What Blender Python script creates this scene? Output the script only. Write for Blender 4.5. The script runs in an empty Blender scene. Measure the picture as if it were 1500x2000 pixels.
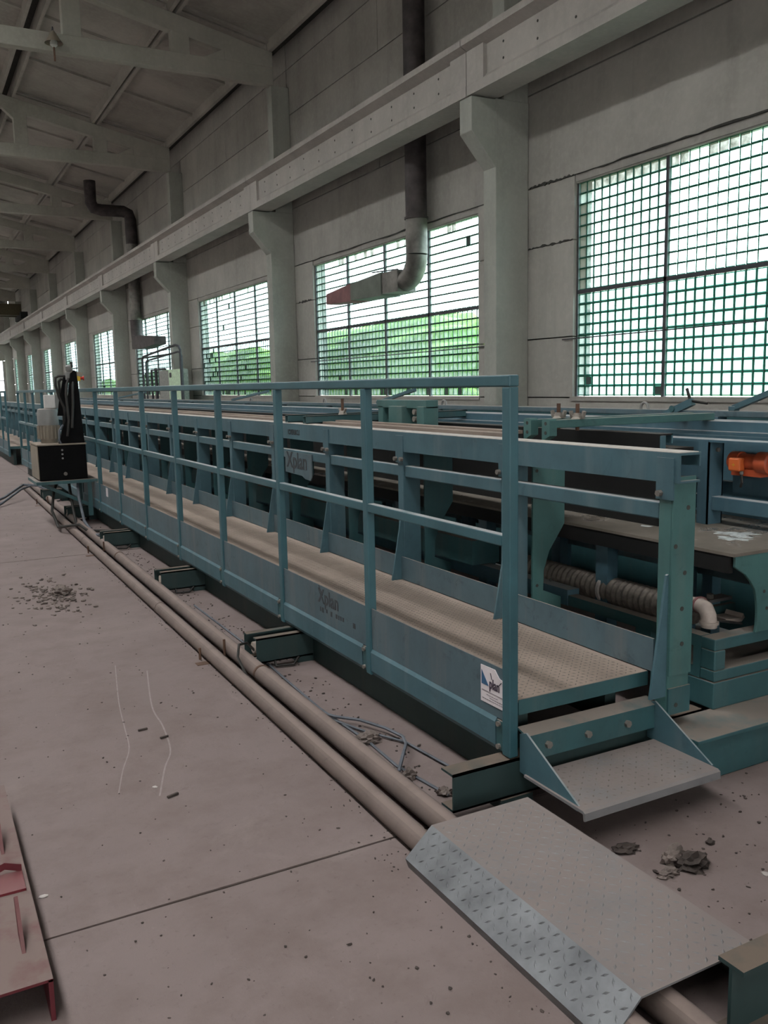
import bpy, bmesh, math, random
from mathutils import Vector, Matrix
random.seed(7)
sc = bpy.context.scene
COL = sc.collection
PI = math.pi

# ------------------------------------------------------------------ camera
F_PX, YAW, PITCH, ROLL, CAM_H = 1725.434, .4902, .1434, -.0203, 1.65
fwd = Vector((math.sin(YAW)*math.cos(PITCH), math.cos(YAW)*math.cos(PITCH), -math.sin(PITCH)))
rgt = Vector((math.cos(YAW), -math.sin(YAW), 0))
upv = rgt.cross(fwd)
r2 = math.cos(ROLL)*rgt + math.sin(ROLL)*upv
u2 = -math.sin(ROLL)*rgt + math.cos(ROLL)*upv
cam_d = bpy.data.cameras.new('camera')
cam_d.sensor_fit = 'VERTICAL'
cam_d.sensor_height = 36.0
cam_d.lens = F_PX/2000*36.0
cam_d.clip_end = 400
cam = bpy.data.objects.new('camera', cam_d)
COL.objects.link(cam)
m = Matrix((r2, u2, -fwd)).transposed().to_4x4()
m.translation = Vector((0, 0, CAM_H))
cam.matrix_world = m
sc.camera = cam

# ------------------------------------------------------------------ light: overcast sky through roof light and windows
SKY = 9.0
w = bpy.data.worlds.new('overcast_sky'); sc.world = w
w.use_nodes = True
bg = w.node_tree.nodes['Background']
bg.inputs[0].default_value = (0.955, 0.99, 1.0, 1)
bg.inputs[1].default_value = SKY
def portal(name, loc, rot, sx, sy):
    l = bpy.data.lights.new(name, 'AREA'); l.shape = 'RECTANGLE'; l.size = sx; l.size_y = sy
    l.cycles.is_portal = True
    o = bpy.data.objects.new(name, l); o.location = loc; o.rotation_euler = rot; COL.objects.link(o)
vs = sc.view_settings
sc.display_settings.display_device = 'sRGB'
vs.view_transform = 'Standard'; vs.look = 'None'; vs.exposure = 1.17; vs.gamma = 1.0; vs.use_curve_mapping = False
sc.cycles.max_bounces = 8
sc.cycles.diffuse_bounces = 5
sc.cycles.transparent_max_bounces = 12
sc.cycles.adaptive_threshold = .035
sc.cycles.sample_clamp_indirect = 6

# ------------------------------------------------------------------ hall measures
BAY = 12.0
COLS_Y = [14.84 + BAY*k for k in range(-1, 9)]     # column centres
XW = 11.2                                          # inner face of the right wall
XL = -12.8
Y_NEAR, Y_FAR = -9.2, 111.0
SILL, TRAN, WTOP = 1.33, 3.29, 5.27
ROOF = lambda x: 11.75 + .21*(10.6 - abs(x + .8) - .8 + .0) if False else 11.75 + .21*(11.4 - abs(x + .8))
SKX0, SKX1 = -4.5, -2.5
portal('roof_light_portal', ((SKX0+SKX1)/2, 45, 15.0), (0, 0, 0), SKX1-SKX0, 112)
for k in range(9):
    yc = COLS_Y[k] + 6
    portal('window_portal', (XW+.30, yc, (SILL+WTOP)/2), (0, PI/2, 0), WTOP-SILL, 8.8)
portal('left_window_portal', (XL-.2, 45, (SILL+WTOP)/2), (0, -PI/2, 0), WTOP-SILL, 100)

# ------------------------------------------------------------------ materials
def nt(name):
    mt = bpy.data.materials.new(name); mt.use_nodes = True
    return mt, mt.node_tree.nodes, mt.node_tree.links, mt.node_tree.nodes['Principled BSDF']
def rgb(c): return (c[0], c[1], c[2], 1)
def noise(N, L, scale, detail=5, rough=.6, vec=None, dist=0):
    n = N.new('ShaderNodeTexNoise'); n.inputs['Scale'].default_value = scale
    n.inputs['Detail'].default_value = detail; n.inputs['Roughness'].default_value = rough
    n.inputs['Distortion'].default_value = dist
    if vec is not None: L.new(vec, n.inputs['Vector'])
    return n.outputs['Fac']
def ramp(N, L, fac, lo, hi):
    r = N.new('ShaderNodeMapRange'); r.inputs[1].default_value = lo; r.inputs[2].default_value = hi
    r.clamp = True; L.new(fac, r.inputs[0]); return r.outputs[0]
def mix(N, L, fac, a, b):
    x = N.new('ShaderNodeMix'); x.data_type = 'RGBA'
    if isinstance(fac, (int, float)): x.inputs[0].default_value = fac
    else: L.new(fac, x.inputs[0])
    for s, v in ((6, a), (7, b)):
        if isinstance(v, tuple): x.inputs[s].default_value = rgb(v)
        else: L.new(v, x.inputs[s])
    return x.outputs[2]
def math_n(N, L, op, a, b=None):
    x = N.new('ShaderNodeMath'); x.operation = op
    for i, v in enumerate((a, b)):
        if v is None: continue
        if isinstance(v, (int, float)): x.inputs[i].default_value = v
        else: L.new(v, x.inputs[i])
    return x.outputs[0]
def world_pos(N, scale=None):
    g = N.new('ShaderNodeNewGeometry'); return g.outputs['Position']
def stretch(N, L, vec, s):
    mp = N.new('ShaderNodeMapping'); mp.inputs['Scale'].default_value = s; L.new(vec, mp.inputs['Vector']); return mp.outputs[0]
def bump(N, L, bs, h, strength, dist=.01):
    b = N.new('ShaderNodeBump'); b.inputs['Strength'].default_value = strength; b.inputs['Distance'].default_value = dist
    L.new(h, b.inputs['Height']); L.new(b.outputs[0], bs.inputs['Normal'])
def up_mask(N, L, lo=.75, hi=.95):
    g = N.new('ShaderNodeNewGeometry'); s = N.new('ShaderNodeSeparateXYZ'); L.new(g.outputs['True Normal'], s.inputs[0])
    return ramp(N, L, s.outputs[2], lo, hi)

DUST = (.27, .205, .17)
def concrete(name, c, dark=.62, scale=1.0, streak=.35, rough=.9):
    mt, N, L, B = nt(name); p = world_pos(N)
    a = noise(N, L, .55*scale, 6, .62, p); b = noise(N, L, 9*scale, 4, .6, p)
    st = noise(N, L, 1.6*scale, 4, .65, stretch(N, L, p, (1, 1, .12)))
    col = mix(N, L, ramp(N, L, a, .32, .68), tuple(v*dark for v in c), c)
    col = mix(N, L, math_n(N, L, 'MULTIPLY', ramp(N, L, st, .5, .72), streak), col, tuple(v*.5 for v in c))
    col = mix(N, L, math_n(N, L, 'MULTIPLY', ramp(N, L, b, .45, .75), .25), col, tuple(min(1, v*1.25) for v in c))
    L.new(col, B.inputs['Base Color']); B.inputs['Roughness'].default_value = rough
    bump(N, L, B, b, .25, .02)
    return mt
def paint(name, c, dust=.7, rough=.5, wear=.35, metal=0.0, dustc=DUST, chip=(.09, .06, .05)):
    mt, N, L, B = nt(name); p = world_pos(N)
    a = noise(N, L, 3.2, 6, .65, p); b = noise(N, L, 26, 4, .6, p)
    st = noise(N, L, 7, 4, .6, stretch(N, L, p, (1, 1, .1)))
    col = mix(N, L, ramp(N, L, a, .3, .7), tuple(v*.78 for v in c), tuple(v*1.12 for v in c))
    col = mix(N, L, math_n(N, L, 'MULTIPLY', ramp(N, L, st, .52, .75), wear), col, tuple(.55*v+.45*d for v, d in zip(c, dustc)))
    col = mix(N, L, math_n(N, L, 'MULTIPLY', ramp(N, L, b, .70, .76), wear), col, chip)
    gr_ = noise(N, L, 11, 6, .72, p, .8)
    col = mix(N, L, math_n(N, L, 'MULTIPLY', ramp(N, L, gr_, .56, .74), wear*1.3 if wear < .7 else .9), col, tuple(v*.38 for v in c))
    d = math_n(N, L, 'MULTIPLY', up_mask(N, L), ramp(N, L, noise(N, L, 5, 5, .6, p), .18, .5))
    d = math_n(N, L, 'MULTIPLY', d, dust)
    col = mix(N, L, d, col, dustc)
    L.new(col, B.inputs['Base Color']); B.inputs['Roughness'].default_value = rough; B.inputs['Metallic'].default_value = metal
    ro = N.new('ShaderNodeMapRange'); ro.inputs[3].default_value = rough; ro.inputs[4].default_value = .95
    L.new(d, ro.inputs[0]); L.new(ro.outputs[0], B.inputs['Roughness'])
    bump(N, L, B, b, .08, .004)
    return mt
def plain(name, c, rough=.6, metal=0., var=.25, scale=12):
    mt, N, L, B = nt(name); p = world_pos(N)
    col = mix(N, L, ramp(N, L, noise(N, L, scale, 5, .6, p), .3, .7), tuple(v*(1-var) for v in c), tuple(min(1, v*(1+var)) for v in c))
    L.new(col, B.inputs['Base Color']); B.inputs['Roughness'].default_value = rough; B.inputs['Metallic'].default_value = metal
    return mt

M = {}
M['wall'] = concrete('wall_concrete', (.40, .385, .355), .72)
M['panel2'] = concrete('wall_concrete_pale', (.44, .425, .39), .74)
M['beam'] = concrete('beam_concrete', (.46, .435, .405), .8, 1.2, .25)
M['column'] = concrete('column_concrete', (.40, .41, .37), .78, 1.2, .3)
M['roof'] = concrete('roof_concrete', (.42, .40, .36), .66, .8, .1)
M['girder'] = concrete('girder_concrete', (.44, .43, .38), .75, 1, .2)
M['joint'] = plain('dark_joint', (.05, .05, .045), .95)
def floor_mat():
    mt, N, L, B = nt('dusty_floor'); p = world_pos(N)
    a = noise(N, L, .45, 7, .62, p, .4); b = noise(N, L, 3.1, 6, .68, p); c = noise(N, L, 38, 5, .7, p); d = noise(N, L, 1.1, 6, .7, p, 1.2)
    col = mix(N, L, ramp(N, L, a, .3, .7), (0.171, 0.131, 0.123), (0.224, 0.175, 0.166))
    col = mix(N, L, math_n(N, L, 'MULTIPLY', ramp(N, L, b, .44, .66), .6), col, (0.149, 0.109, 0.099))
    col = mix(N, L, math_n(N, L, 'MULTIPLY', ramp(N, L, d, .60, .70), .4), col, (0.260, 0.212, 0.198))
    col = mix(N, L, math_n(N, L, 'MULTIPLY', ramp(N, L, c, .60, .72), .45), col, (0.100, 0.074, 0.067))
    e = noise(N, L, 9, 6, .75, p, 1.5)
    col = mix(N, L, math_n(N, L, 'MULTIPLY', ramp(N, L, e, .62, .72), .5), col, (0.108, 0.079, 0.074))
    e2 = noise(N, L, 5.5, 6, .8, p, 2.2)
    col = mix(N, L, math_n(N, L, 'MULTIPLY', ramp(N, L, e2, .64, .70), .35), col, (0.291, 0.241, 0.227))
    L.new(col, B.inputs['Base Color']); B.inputs['Roughness'].default_value = .92
    bump(N, L, B, c, .35, .006)
    return mt
M['floor'] = floor_mat()
M['teal'] = paint('teal_paint', (.058, .125, .152), .85, .55, .3, 0, (.36, .35, .34))
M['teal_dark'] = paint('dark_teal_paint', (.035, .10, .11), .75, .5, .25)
M['teal_post'] = paint('railing_teal_paint', (.036, .112, .136), .85, .45, .1, 0, (.36, .36, .36))
M['green'] = paint('green_teal_paint', (.06, .15, .145), .6, .5, .35)
M['blue'] = paint('blue_paint', (.06, .125, .162), .85, .45, .2, 0, (.36, .36, .36))
M['skirt'] = paint('grey_teal_paint', (.078, .125, .147), .7, .55, .6)
M['deck_old'] = paint('dusty_deck_plate', (.26, .22, .19), .9, .8, .3, 0, (.37, .285, .235))
def deck_mat():
    mt, N, L, B = nt('dusty_deck'); p = world_pos(N)
    a = noise(N, L, 1.3, 6, .65, stretch(N, L, p, (1.6, .7, 1))); b = noise(N, L, 6, 6, .7, p); c = noise(N, L, 45, 4, .7, p)
    col = mix(N, L, ramp(N, L, a, .3, .7), (.23, .178, .148), (.345, .27, .225))
    col = mix(N, L, math_n(N, L, 'MULTIPLY', ramp(N, L, b, .48, .70), .5), col, (.20, .16, .135))
    col = mix(N, L, math_n(N, L, 'MULTIPLY', ramp(N, L, c, .58, .72), .4), col, (.15, .12, .10))
    L.new(col, B.inputs['Base Color']); B.inputs['Roughness'].default_value = .9
    bump(N, L, B, c, .3, .004)
    return mt
M['deck'] = deck_mat()
M['lug'] = plain('worn_tread_lugs', (.15, .125, .105), .6, .2, .35, 14)
M['galv'] = plain('galvanised_tread_plate', (.165, .17, .18), .5, .55, .3, 7)
M['galv_dusty'] = paint('dusty_tread_plate', (.19, .185, .19), .8, .75, .25, .1, (.235, .19, .175))
M['dark_steel'] = paint('dark_form_steel', (.012, .012, .012), .5, .6, .02, 0, (.12, .095, .08))
M['dark_steel'].node_tree.nodes['Principled BSDF'].inputs['Specular IOR Level'].default_value = .2
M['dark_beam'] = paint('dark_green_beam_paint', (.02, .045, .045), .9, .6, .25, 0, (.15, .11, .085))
M['pipe'] = paint('dusty_pipe', (.15, .112, .098), .8, .85, .4, 0, (.235, .18, .16))
M['rust'] = plain('rust', (.11, .06, .04), .9)
M['black'] = plain('black_paint', (.004, .004, .0045), .8, 0, .2)
M['black'].node_tree.nodes['Principled BSDF'].inputs['Specular IOR Level'].default_value = .12
M['grey'] = paint('grey_enamel', (.22, .22, .215), .6, .5, .2)
M['white'] = paint('off_white_enamel', (.62, .6, .58), .4, .5, .1)
M['cream'] = paint('cream_tone', (.24, .205, .16), .6, .6, .3)
M['orange'] = paint('orange_enamel', (.48, .085, .03), .25, .45, .2)
M['orange2'] = paint('bright_orange_enamel', (.60, .13, .03), .15, .45, .1)
M['red'] = paint('red_enamel', (.11, .010, .017), .96, .7, .2, 0, (.19, .14, .127))
M['red_clean'] = paint('clean_red_enamel', (.15, .008, .018), .25, .5, .2, 0, (.30, .23, .21))
M['yellow'] = plain('yellow_plastic', (.6, .38, .03), .5)
M['redp'] = plain('red_plastic', (.5, .03, .02), .5)
M['hose'] = plain('black_rubber', (.02, .018, .016), .6)
M['cable'] = plain('grey_cable', (.10, .11, .13), .7)
M['duct'] = plain('galvanised_duct', (.20, .19, .175), .5, .55, .45, 2.5)
M['duct_dark'] = plain('stained_duct', (.06, .05, .05), .6, .3, .5, 3)
M['duct_green'] = plain('green_grey_duct', (.13, .15, .125), .6, .1, .25, 3)
M['duct_red'] = plain('rusty_red_duct', (.22, .10, .10), .7, .1, .3, 3)
M['bolt'] = plain('dusty_bolt', (.22, .20, .18), .6, .5)
M['wing'] = plain('cast_wing_nut', (.30, .27, .24), .7, .4)
M['cabinet'] = plain('pale_green_enamel', (.55, .74, .52), .5)
M['cabinet_side'] = plain('grey_cabinet', (.26, .27, .25), .6)
M['mesh_hose'] = plain('corrugated_hose_skin', (.17, .145, .125), .7, .3, .4, 40)
M['plastic'] = plain('pale_plastic_pipe', (.42, .35, .31), .6)
M['paper'] = plain('white_sticker', (.66, .60, .62), .6, 0, .06)
M['lime'] = plain('whitish_patch', (.45, .48, .48), .35, 0, .6, 30)
M['ink'] = plain('dark_purple_ink', (.045, .03, .05), .7)
M['inkgrey'] = plain('grey_ink', (.25, .22, .24), .7)
M['blueink'] = plain('blue_ink', (.03, .10, .20), .6)
M['stencil'] = plain('worn_black_stencil', (.04, .045, .05), .9, 0, .4, 60)
M['stone'] = plain('dusty_rubble', (.16, .128, .115), .95, 0, .35, 20)
M['stone_dark'] = plain('dark_crumb', (.055, .042, .037), .95, 0, .35, 20)
M['chip'] = plain('pale_chip', (.42, .38, .36), .9)
M['lamp_glass'] = plain('lamp_glass', (.55, .58, .55), .2)
M['crane'] = plain('faded_yellow_crane_paint', (.055, .045, .02), .7)
M['frame'] = plain('window_frame_steel', (.055, .055, .065), .7)
M['mortar'] = plain('block_mortar', (.045, .10, .085), .85)
M['mould_plug'] = plain('dirty_plug_board', (.07, .09, .085), .9)
M['leaf'] = plain('shrub_leaves', (.25, .47, .06), .7, 0, .35, 1.2)
M['grass'] = plain('grass', (.28, .38, .20), .9, 0, .3, 1)
M['fabric'] = plain('dirty_wall_strip', (.2, .19, .18), .9)
def table_mat():
    mt, N, L, B = nt('oily_table_steel'); p = world_pos(N)
    a = noise(N, L, 2.2, 6, .65, p); b = noise(N, L, 9, 5, .7, p)
    col = mix(N, L, ramp(N, L, a, .35, .65), (.10, .085, .068), (.19, .165, .14))
    L.new(col, B.inputs['Base Color'])
    r = N.new('ShaderNodeMapRange'); r.inputs[1].default_value = .56; r.inputs[2].default_value = .62; r.inputs[3].default_value = .62; r.inputs[4].default_value = .12
    L.new(a, r.inputs[0]); L.new(r.outputs[0], B.inputs['Roughness'])
    bump(N, L, B, b, .2, .004)
    return mt
M['table'] = table_mat()
def glass_block(name, tint, clear, milk):
    mt = bpy.data.materials.new(name); mt.use_nodes = True
    N, L = mt.node_tree.nodes, mt.node_tree.links; N.clear()
    out = N.new('ShaderNodeOutputMaterial'); t = N.new('ShaderNodeBsdfTransparent'); d = N.new('ShaderNodeBsdfTranslucent'); g = N.new('ShaderNodeBsdfDiffuse')
    t.inputs[0].default_value = rgb(tint); d.inputs[0].default_value = rgb(milk); g.inputs[0].default_value = (.35, .36, .33, 1)
    p = world_pos(N)
    f = ramp(N, L, noise(N, L, 7, 4, .6, p), .3, .7)
    fr = N.new('ShaderNodeMapRange'); fr.inputs[3].default_value = clear[0]; fr.inputs[4].default_value = clear[1]; L.new(f, fr.inputs[0])
    m1 = N.new('ShaderNodeMixShader'); L.new(fr.outputs[0], m1.inputs[0])
    L.new(d.outputs[0], m1.inputs[1]); L.new(t.outputs[0], m1.inputs[2]); L.new(m1.outputs[0], out.inputs[0])
    return mt
M['glass'] = glass_block('glass_block_face', (.27, .335, .35), (.45, .85), (.12, .155, .15))
M['glass_dirty'] = glass_block('dirty_glass_block_face', (.10, .11, .10), (.0, .5), (.03, .032, .028))
M['rim'] = glass_block('glass_block_edge', (.007, .034, .025), (.3, .5), (.007, .032, .024))
M['side'] = glass_block('glass_block_side', (.55, .88, .80), (.75, .95), (.10, .25, .2))
M['clear_left'] = glass_block('grimy_side_glass', (.18, .175, .17), (.9, 1.0), (.2, .2, .2))
M['clear_roof'] = glass_block('roof_light_glass', (.95, .94, .93), (.97, 1.0), (.6, .6, .6))
M['clear'] = glass_block('dirty_clear_glass', (.385, .38, .375), (.9, 1.0), (.3, .29, .28))

# ------------------------------------------------------------------ mesh builder
class MB:
    def __init__(s): s.v = []; s.f = []; s.smooth = False
    def add(s, vs, fs):
        o = len(s.v); s.v += [tuple(x) for x in vs]; s.f += [tuple(i+o for i in f) for f in fs]; return s
    def box(s, x0, x1, y0, y1, z0, z1):
        if x0 > x1: x0, x1 = x1, x0
        if y0 > y1: y0, y1 = y1, y0
        if z0 > z1: z0, z1 = z1, z0
        return s.add([(x0,y0,z0),(x1,y0,z0),(x1,y1,z0),(x0,y1,z0),(x0,y0,z1),(x1,y0,z1),(x1,y1,z1),(x0,y1,z1)],
                     [(0,3,2,1),(4,5,6,7),(0,1,5,4),(1,2,6,5),(2,3,7,6),(3,0,4,7)])
    def prism(s, poly, axis, a, b):
        """poly: 2-D outline in the two other axes (x,z for Y; y,z for X; x,y for Z)"""
        def P(q, t):
            return {'X': (t, q[0], q[1]), 'Y': (q[0], t, q[1]), 'Z': (q[0], q[1], t)}[axis]
        n = len(poly)
        vs = [P(q, a) for q in poly] + [P(q, b) for q in poly]
        fs = [tuple(range(n))[::-1], tuple(range(n, 2*n))] + [(i, (i+1) % n, n+(i+1) % n, n+i) for i in range(n)]
        return s.add(vs, fs)
    def tube(s, pts, r, n=10, caps=True):
        s.smooth = True
        pts = [Vector(p) for p in pts]; rings = []
        rr = r if isinstance(r, (list, tuple)) else [r]*len(pts)
        prev = None
        for i, p in enumerate(pts):
            t = ((pts[min(i+1, len(pts)-1)] - p).normalized() + (p - pts[max(i-1, 0)]).normalized())
            t = t.normalized() if t.length > 1e-6 else Vector((0, 0, 1))
            if prev is None:
                a = t.orthogonal().normalized()
            else:
                a = (prev - prev.dot(t)*t).normalized()
            prev = a; b = t.cross(a)
            rings.append([p + rr[i]*(math.cos(2*PI*k/n)*a + math.sin(2*PI*k/n)*b) for k in range(n)])
        vs = [q for R in rings for q in R]; fs = []
        for i in range(len(rings)-1):
            for k in range(n):
                fs.append((i*n+k, i*n+(k+1) % n, (i+1)*n+(k+1) % n, (i+1)*n+k))
        if caps:
            fs.append(tuple(range(n))[::-1]); o = (len(rings)-1)*n; fs.append(tuple(range(o, o+n)))
        return s.add(vs, fs)
    def beam_between(s, a, b, w, h):
        a = Vector(a); b = Vector(b); t = (b-a).normalized()
        side = t.cross(Vector((0, 0, 1)))
        side = side.normalized() if side.length > 1e-4 else Vector((1, 0, 0))
        u = side.cross(t)
        vs = [p + sx*side*w/2 + sz*u*h/2 for p in (a, b) for sx, sz in ((-1,-1),(1,-1),(1,1),(-1,1))]
        return s.add(vs, [(3,2,1,0),(4,5,6,7),(0,1,5,4),(1,2,6,5),(2,3,7,6),(3,0,4,7)])
    def mesh(s, name, mat, org=(0, 0, 0)):
        me = bpy.data.meshes.new(name)
        me.from_pydata([(x-org[0], y-org[1], z-org[2]) for x, y, z in s.v], [], s.f)
        me.materials.append(mat if not isinstance(mat, str) else M[mat])
        bm = bmesh.new(); bm.from_mesh(me); bmesh.ops.recalc_face_normals(bm, faces=bm.faces); bm.to_mesh(me); bm.free()
        if s.smooth:
            me.shade_smooth(); me.set_sharp_from_angle(angle=math.radians(38))
        return me
def setp(o, label=None, cat=None, group=None, kind=None):
    if label: o['label'] = label
    if cat: o['category'] = cat
    if group: o['group'] = group
    if kind: o['kind'] = kind
    return o
ORG = {}
def worldorg(o):
    return ORG.get(o.name, (0, 0, 0))
def thing(name, loc=(0, 0, 0), label=None, cat=None, group=None, kind=None):
    o = bpy.data.objects.new(name, None); COL.objects.link(o); o.location = loc
    o.empty_display_size = .1
    ORG[o.name] = tuple(loc)
    return setp(o, label, cat, group, kind)
def obj(name, mb, mat, parent=None, bevel=0, label=None, cat=None, group=None, kind=None, org=None):
    """mb holds world coordinates; the object sits at its parent's base (or at org)"""
    po = worldorg(parent) if parent is not None else (0, 0, 0)
    oo = org if org is not None else po
    me = mb.mesh(name, mat, oo)
    o = bpy.data.objects.new(name, me); COL.objects.link(o)
    o.location = tuple(a-b for a, b in zip(oo, po))
    if parent is not None: o.parent = parent
    ORG[o.name] = tuple(oo)
    if bevel:
        b = o.modifiers.new('edge', 'BEVEL'); b.width = bevel; b.segments = 2; b.limit_method = 'ANGLE'
    return setp(o, label, cat, group, kind)
def inst(name, me, parent, wloc, rot=None):
    o = bpy.data.objects.new(name, me); COL.objects.link(o); o.parent = parent
    po = worldorg(parent); o.location = tuple(a-b for a, b in zip(wloc, po)); ORG[o.name] = tuple(wloc)
    if rot: o.rotation_euler = rot
    return o
def text_obj(name, txt, size, mat, parent, loc, rot, sx=1.0, shear=0, ext=.0012, align='LEFT'):
    c = bpy.data.curves.new(name, 'FONT'); c.body = txt; c.size = size; c.extrude = ext; c.shear = shear; c.align_x = align; c.resolution_u = 3
    c.offset = size*.018
    t = bpy.data.objects.new(name+'_tmp', c); COL.objects.link(t)
    dg = bpy.context.evaluated_depsgraph_get(); me = bpy.data.meshes.new_from_object(t.evaluated_get(dg))
    bpy.data.objects.remove(t)
    me.materials.clear(); me.materials.append(M[mat])
    o = bpy.data.objects.new(name, me); COL.objects.link(o); o.parent = parent
    po = worldorg(parent); o.location = tuple(a-b for a, b in zip(loc, po)); o.rotation_euler = rot; o.scale = (sx, 1, 1)
    return o
FACE_NX = (PI/2, 0, -PI/2)      # lettering on a face that looks towards -X (reads along -Y)
FACE_NY = (PI/2, 0, 0)          # lettering on a face that looks towards -Y
ORD = ['first', 'second', 'third', 'fourth', 'fifth', 'sixth', 'seventh', 'eighth', 'ninth', 'tenth', 'eleventh', 'twelfth']

# ================================================================== SETTING
# ---- floor of concrete slabs
fl = thing('floor', (0, 0, 0), 'dusty pinkish grey concrete floor with wide slab joints', kind='structure')
JG = .005
ys = [-9.2, -3.8, 2.68, 9.24] + [9.24+6.3*i for i in range(1, 17)]
xs = [XL, -6.4, 2.0+.06, 7.2, XW]
for i in range(len(ys)-1):
    for j in range(len(xs)-1):
        # joint edges wander a little as broken edges do
        rows = []
        n = 14 if (j == 1 and i in (1, 2, 3)) else 1
        x0, x1 = xs[j]+JG/2, xs[j+1]-JG/2
        def edge(y, sgn):
            return [(x0+(x1-x0)*t/n, y + (random.uniform(0, .007)*sgn if n > 1 else 0)) for t in range(n+1)]
        poly = edge(ys[i]+JG/2, 1) + edge(ys[i+1]-JG/2, -1)[::-1]
        obj('floor_slab', MB().prism(poly, 'Z', -.12, 0), 'floor', fl)
obj('floor_bed', MB().box(XL, XW+.3, Y_NEAR, Y_FAR, -.3, -.007), 'stone_dark', fl)

# ---- right wall: panels round the windows
wr = thing('wall_right', (XW, 0, 0), 'long grey concrete panel wall with glass block windows', kind='structure')
g = .012
def panel(y0, y1, z0, z1, mat='wall', x=XW, th=.3, parent=wr):
    dx = random.uniform(-.006, .008)
    obj('wall_panel', MB().box(x+dx, x+th, y0+g, y1-g, z0+g, z1-g), mat, parent)
for k in range(9):
    ya, yb = COLS_Y[k], COLS_Y[k]+BAY
    wa, wb = ya+1.58, yb-1.58
    ym = (ya+yb)/2
    mt = 'wall' if k % 2 else 'panel2'
    panel(ya, ym, 0, SILL, mt); panel(ym, yb, 0, SILL, mt)
    for z0, z1 in ((SILL, 2.48), (2.48, 4.25), (4.25, WTOP+.13)):
        panel(ya, wa, z0, z1, 'panel2'); panel(wb, yb, z0, z1, 'panel2')
    obj('lintel', MB().box(XW+.02, XW+.3, wa, wb, WTOP, WTOP+.13), 'wall', wr)
    for q, (z0, z1) in enumerate(((WTOP+.13, 7.15), (7.15, 8.55), (8.55, 9.95), (9.95, 11.3), (11.3, 12.6))):
        if q % 2: panel(ya, ym, z0, z1, 'wall'); panel(ym, yb, z0, z1, mt)
        else: panel(ya, yb, z0, z1, mt)
obj('wall_backing', MB().box(XW+.28, XW+.4, Y_NEAR, Y_FAR, WTOP+.1, 12.6), 'joint', wr)
obj('wall_backing', MB().box(XW+.28, XW+.4, Y_NEAR, Y_FAR, -.2, SILL-.02), 'joint', wr)
panel(Y_NEAR, COLS_Y[0], 0, 12.6)
obj('wall_backing', MB().box(XW+.28, XW+.4, Y_NEAR, COLS_Y[0], -.2, 12.6), 'joint', wr)
for k in range(9):
    yb = COLS_Y[k]+BAY
    obj('wall_backing', MB().box(XW+.28, XW+.4, yb-1.6, yb+1.6, -.2, 12.6), 'joint', wr)

# broken mortar along the panel joints beside the near windows
def crack(y0, y1, z0, z1, w, seed):
    rn_ = random.Random(seed); n = 22; up_, dn_ = [], []
    for i in range(n+1):
        f_ = i/n; y = y0+(y1-y0)*f_; z = z0+(z1-z0)*f_+rn_.uniform(-.015, .015); h = w*rn_.uniform(.15, 1)*(.3+math.sin(PI*f_))
        up_.append((y, z+h)); dn_.append((y, z-h*.7))
    obj('mortar_crack', MB().prism(up_+dn_[::-1], 'X', XW-.012, XW+.01), 'joint', wr)
crack(14.6, 13.3, 5.42, 5.40, .04, 1); crack(14.6, 13.3, 4.25, 4.25, .03, 2); crack(13.2, 8.0, 5.40, 5.42, .02, 3)
crack(26.5, 25.3, 4.25, 4.25, .04, 4); crack(26.5, 16.4, 5.40, 5.40, .018, 5)

# ---- glass block windows
CW, CH = 8.84/4/11, (TRAN-SILL)/10
def block_mesh(name, cw, ch, mat, t=.013, dp=.05):
    """a glass block: bevelled green glass edge round a recessed bright face"""
    a, b = cw/2-.006, ch/2-.006
    me = MB()
    me.add([(0,-a,-b),(0,a,-b),(0,a,b),(0,-a,b),(.006,-a+t,-b+t),(.006,a-t,-b+t),(.006,a-t,b-t),(.006,-a+t,b-t),
            (dp,-a,-b),(dp,a,-b),(dp,a,b),(dp,-a,b)],
           [(4,5,6,7),(0,1,5,4),(1,2,6,5),(2,3,7,6),(3,0,4,7),(0,8,9,1),(1,9,10,2),(2,10,11,3),(3,11,8,0)])
    m_ = bpy.data.meshes.new(name); m_.from_pydata(me.v, [], me.f)
    m_.materials.append(M[mat]); m_.materials.append(M['rim']); m_.materials.append(M['side'])
    for i, p in enumerate(m_.polygons): p.material_index = 0 if i == 0 else (2 if i in (6, 8) else 1)
    return m_
GX = XW+.10
NC, NR = 11, 10
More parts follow.
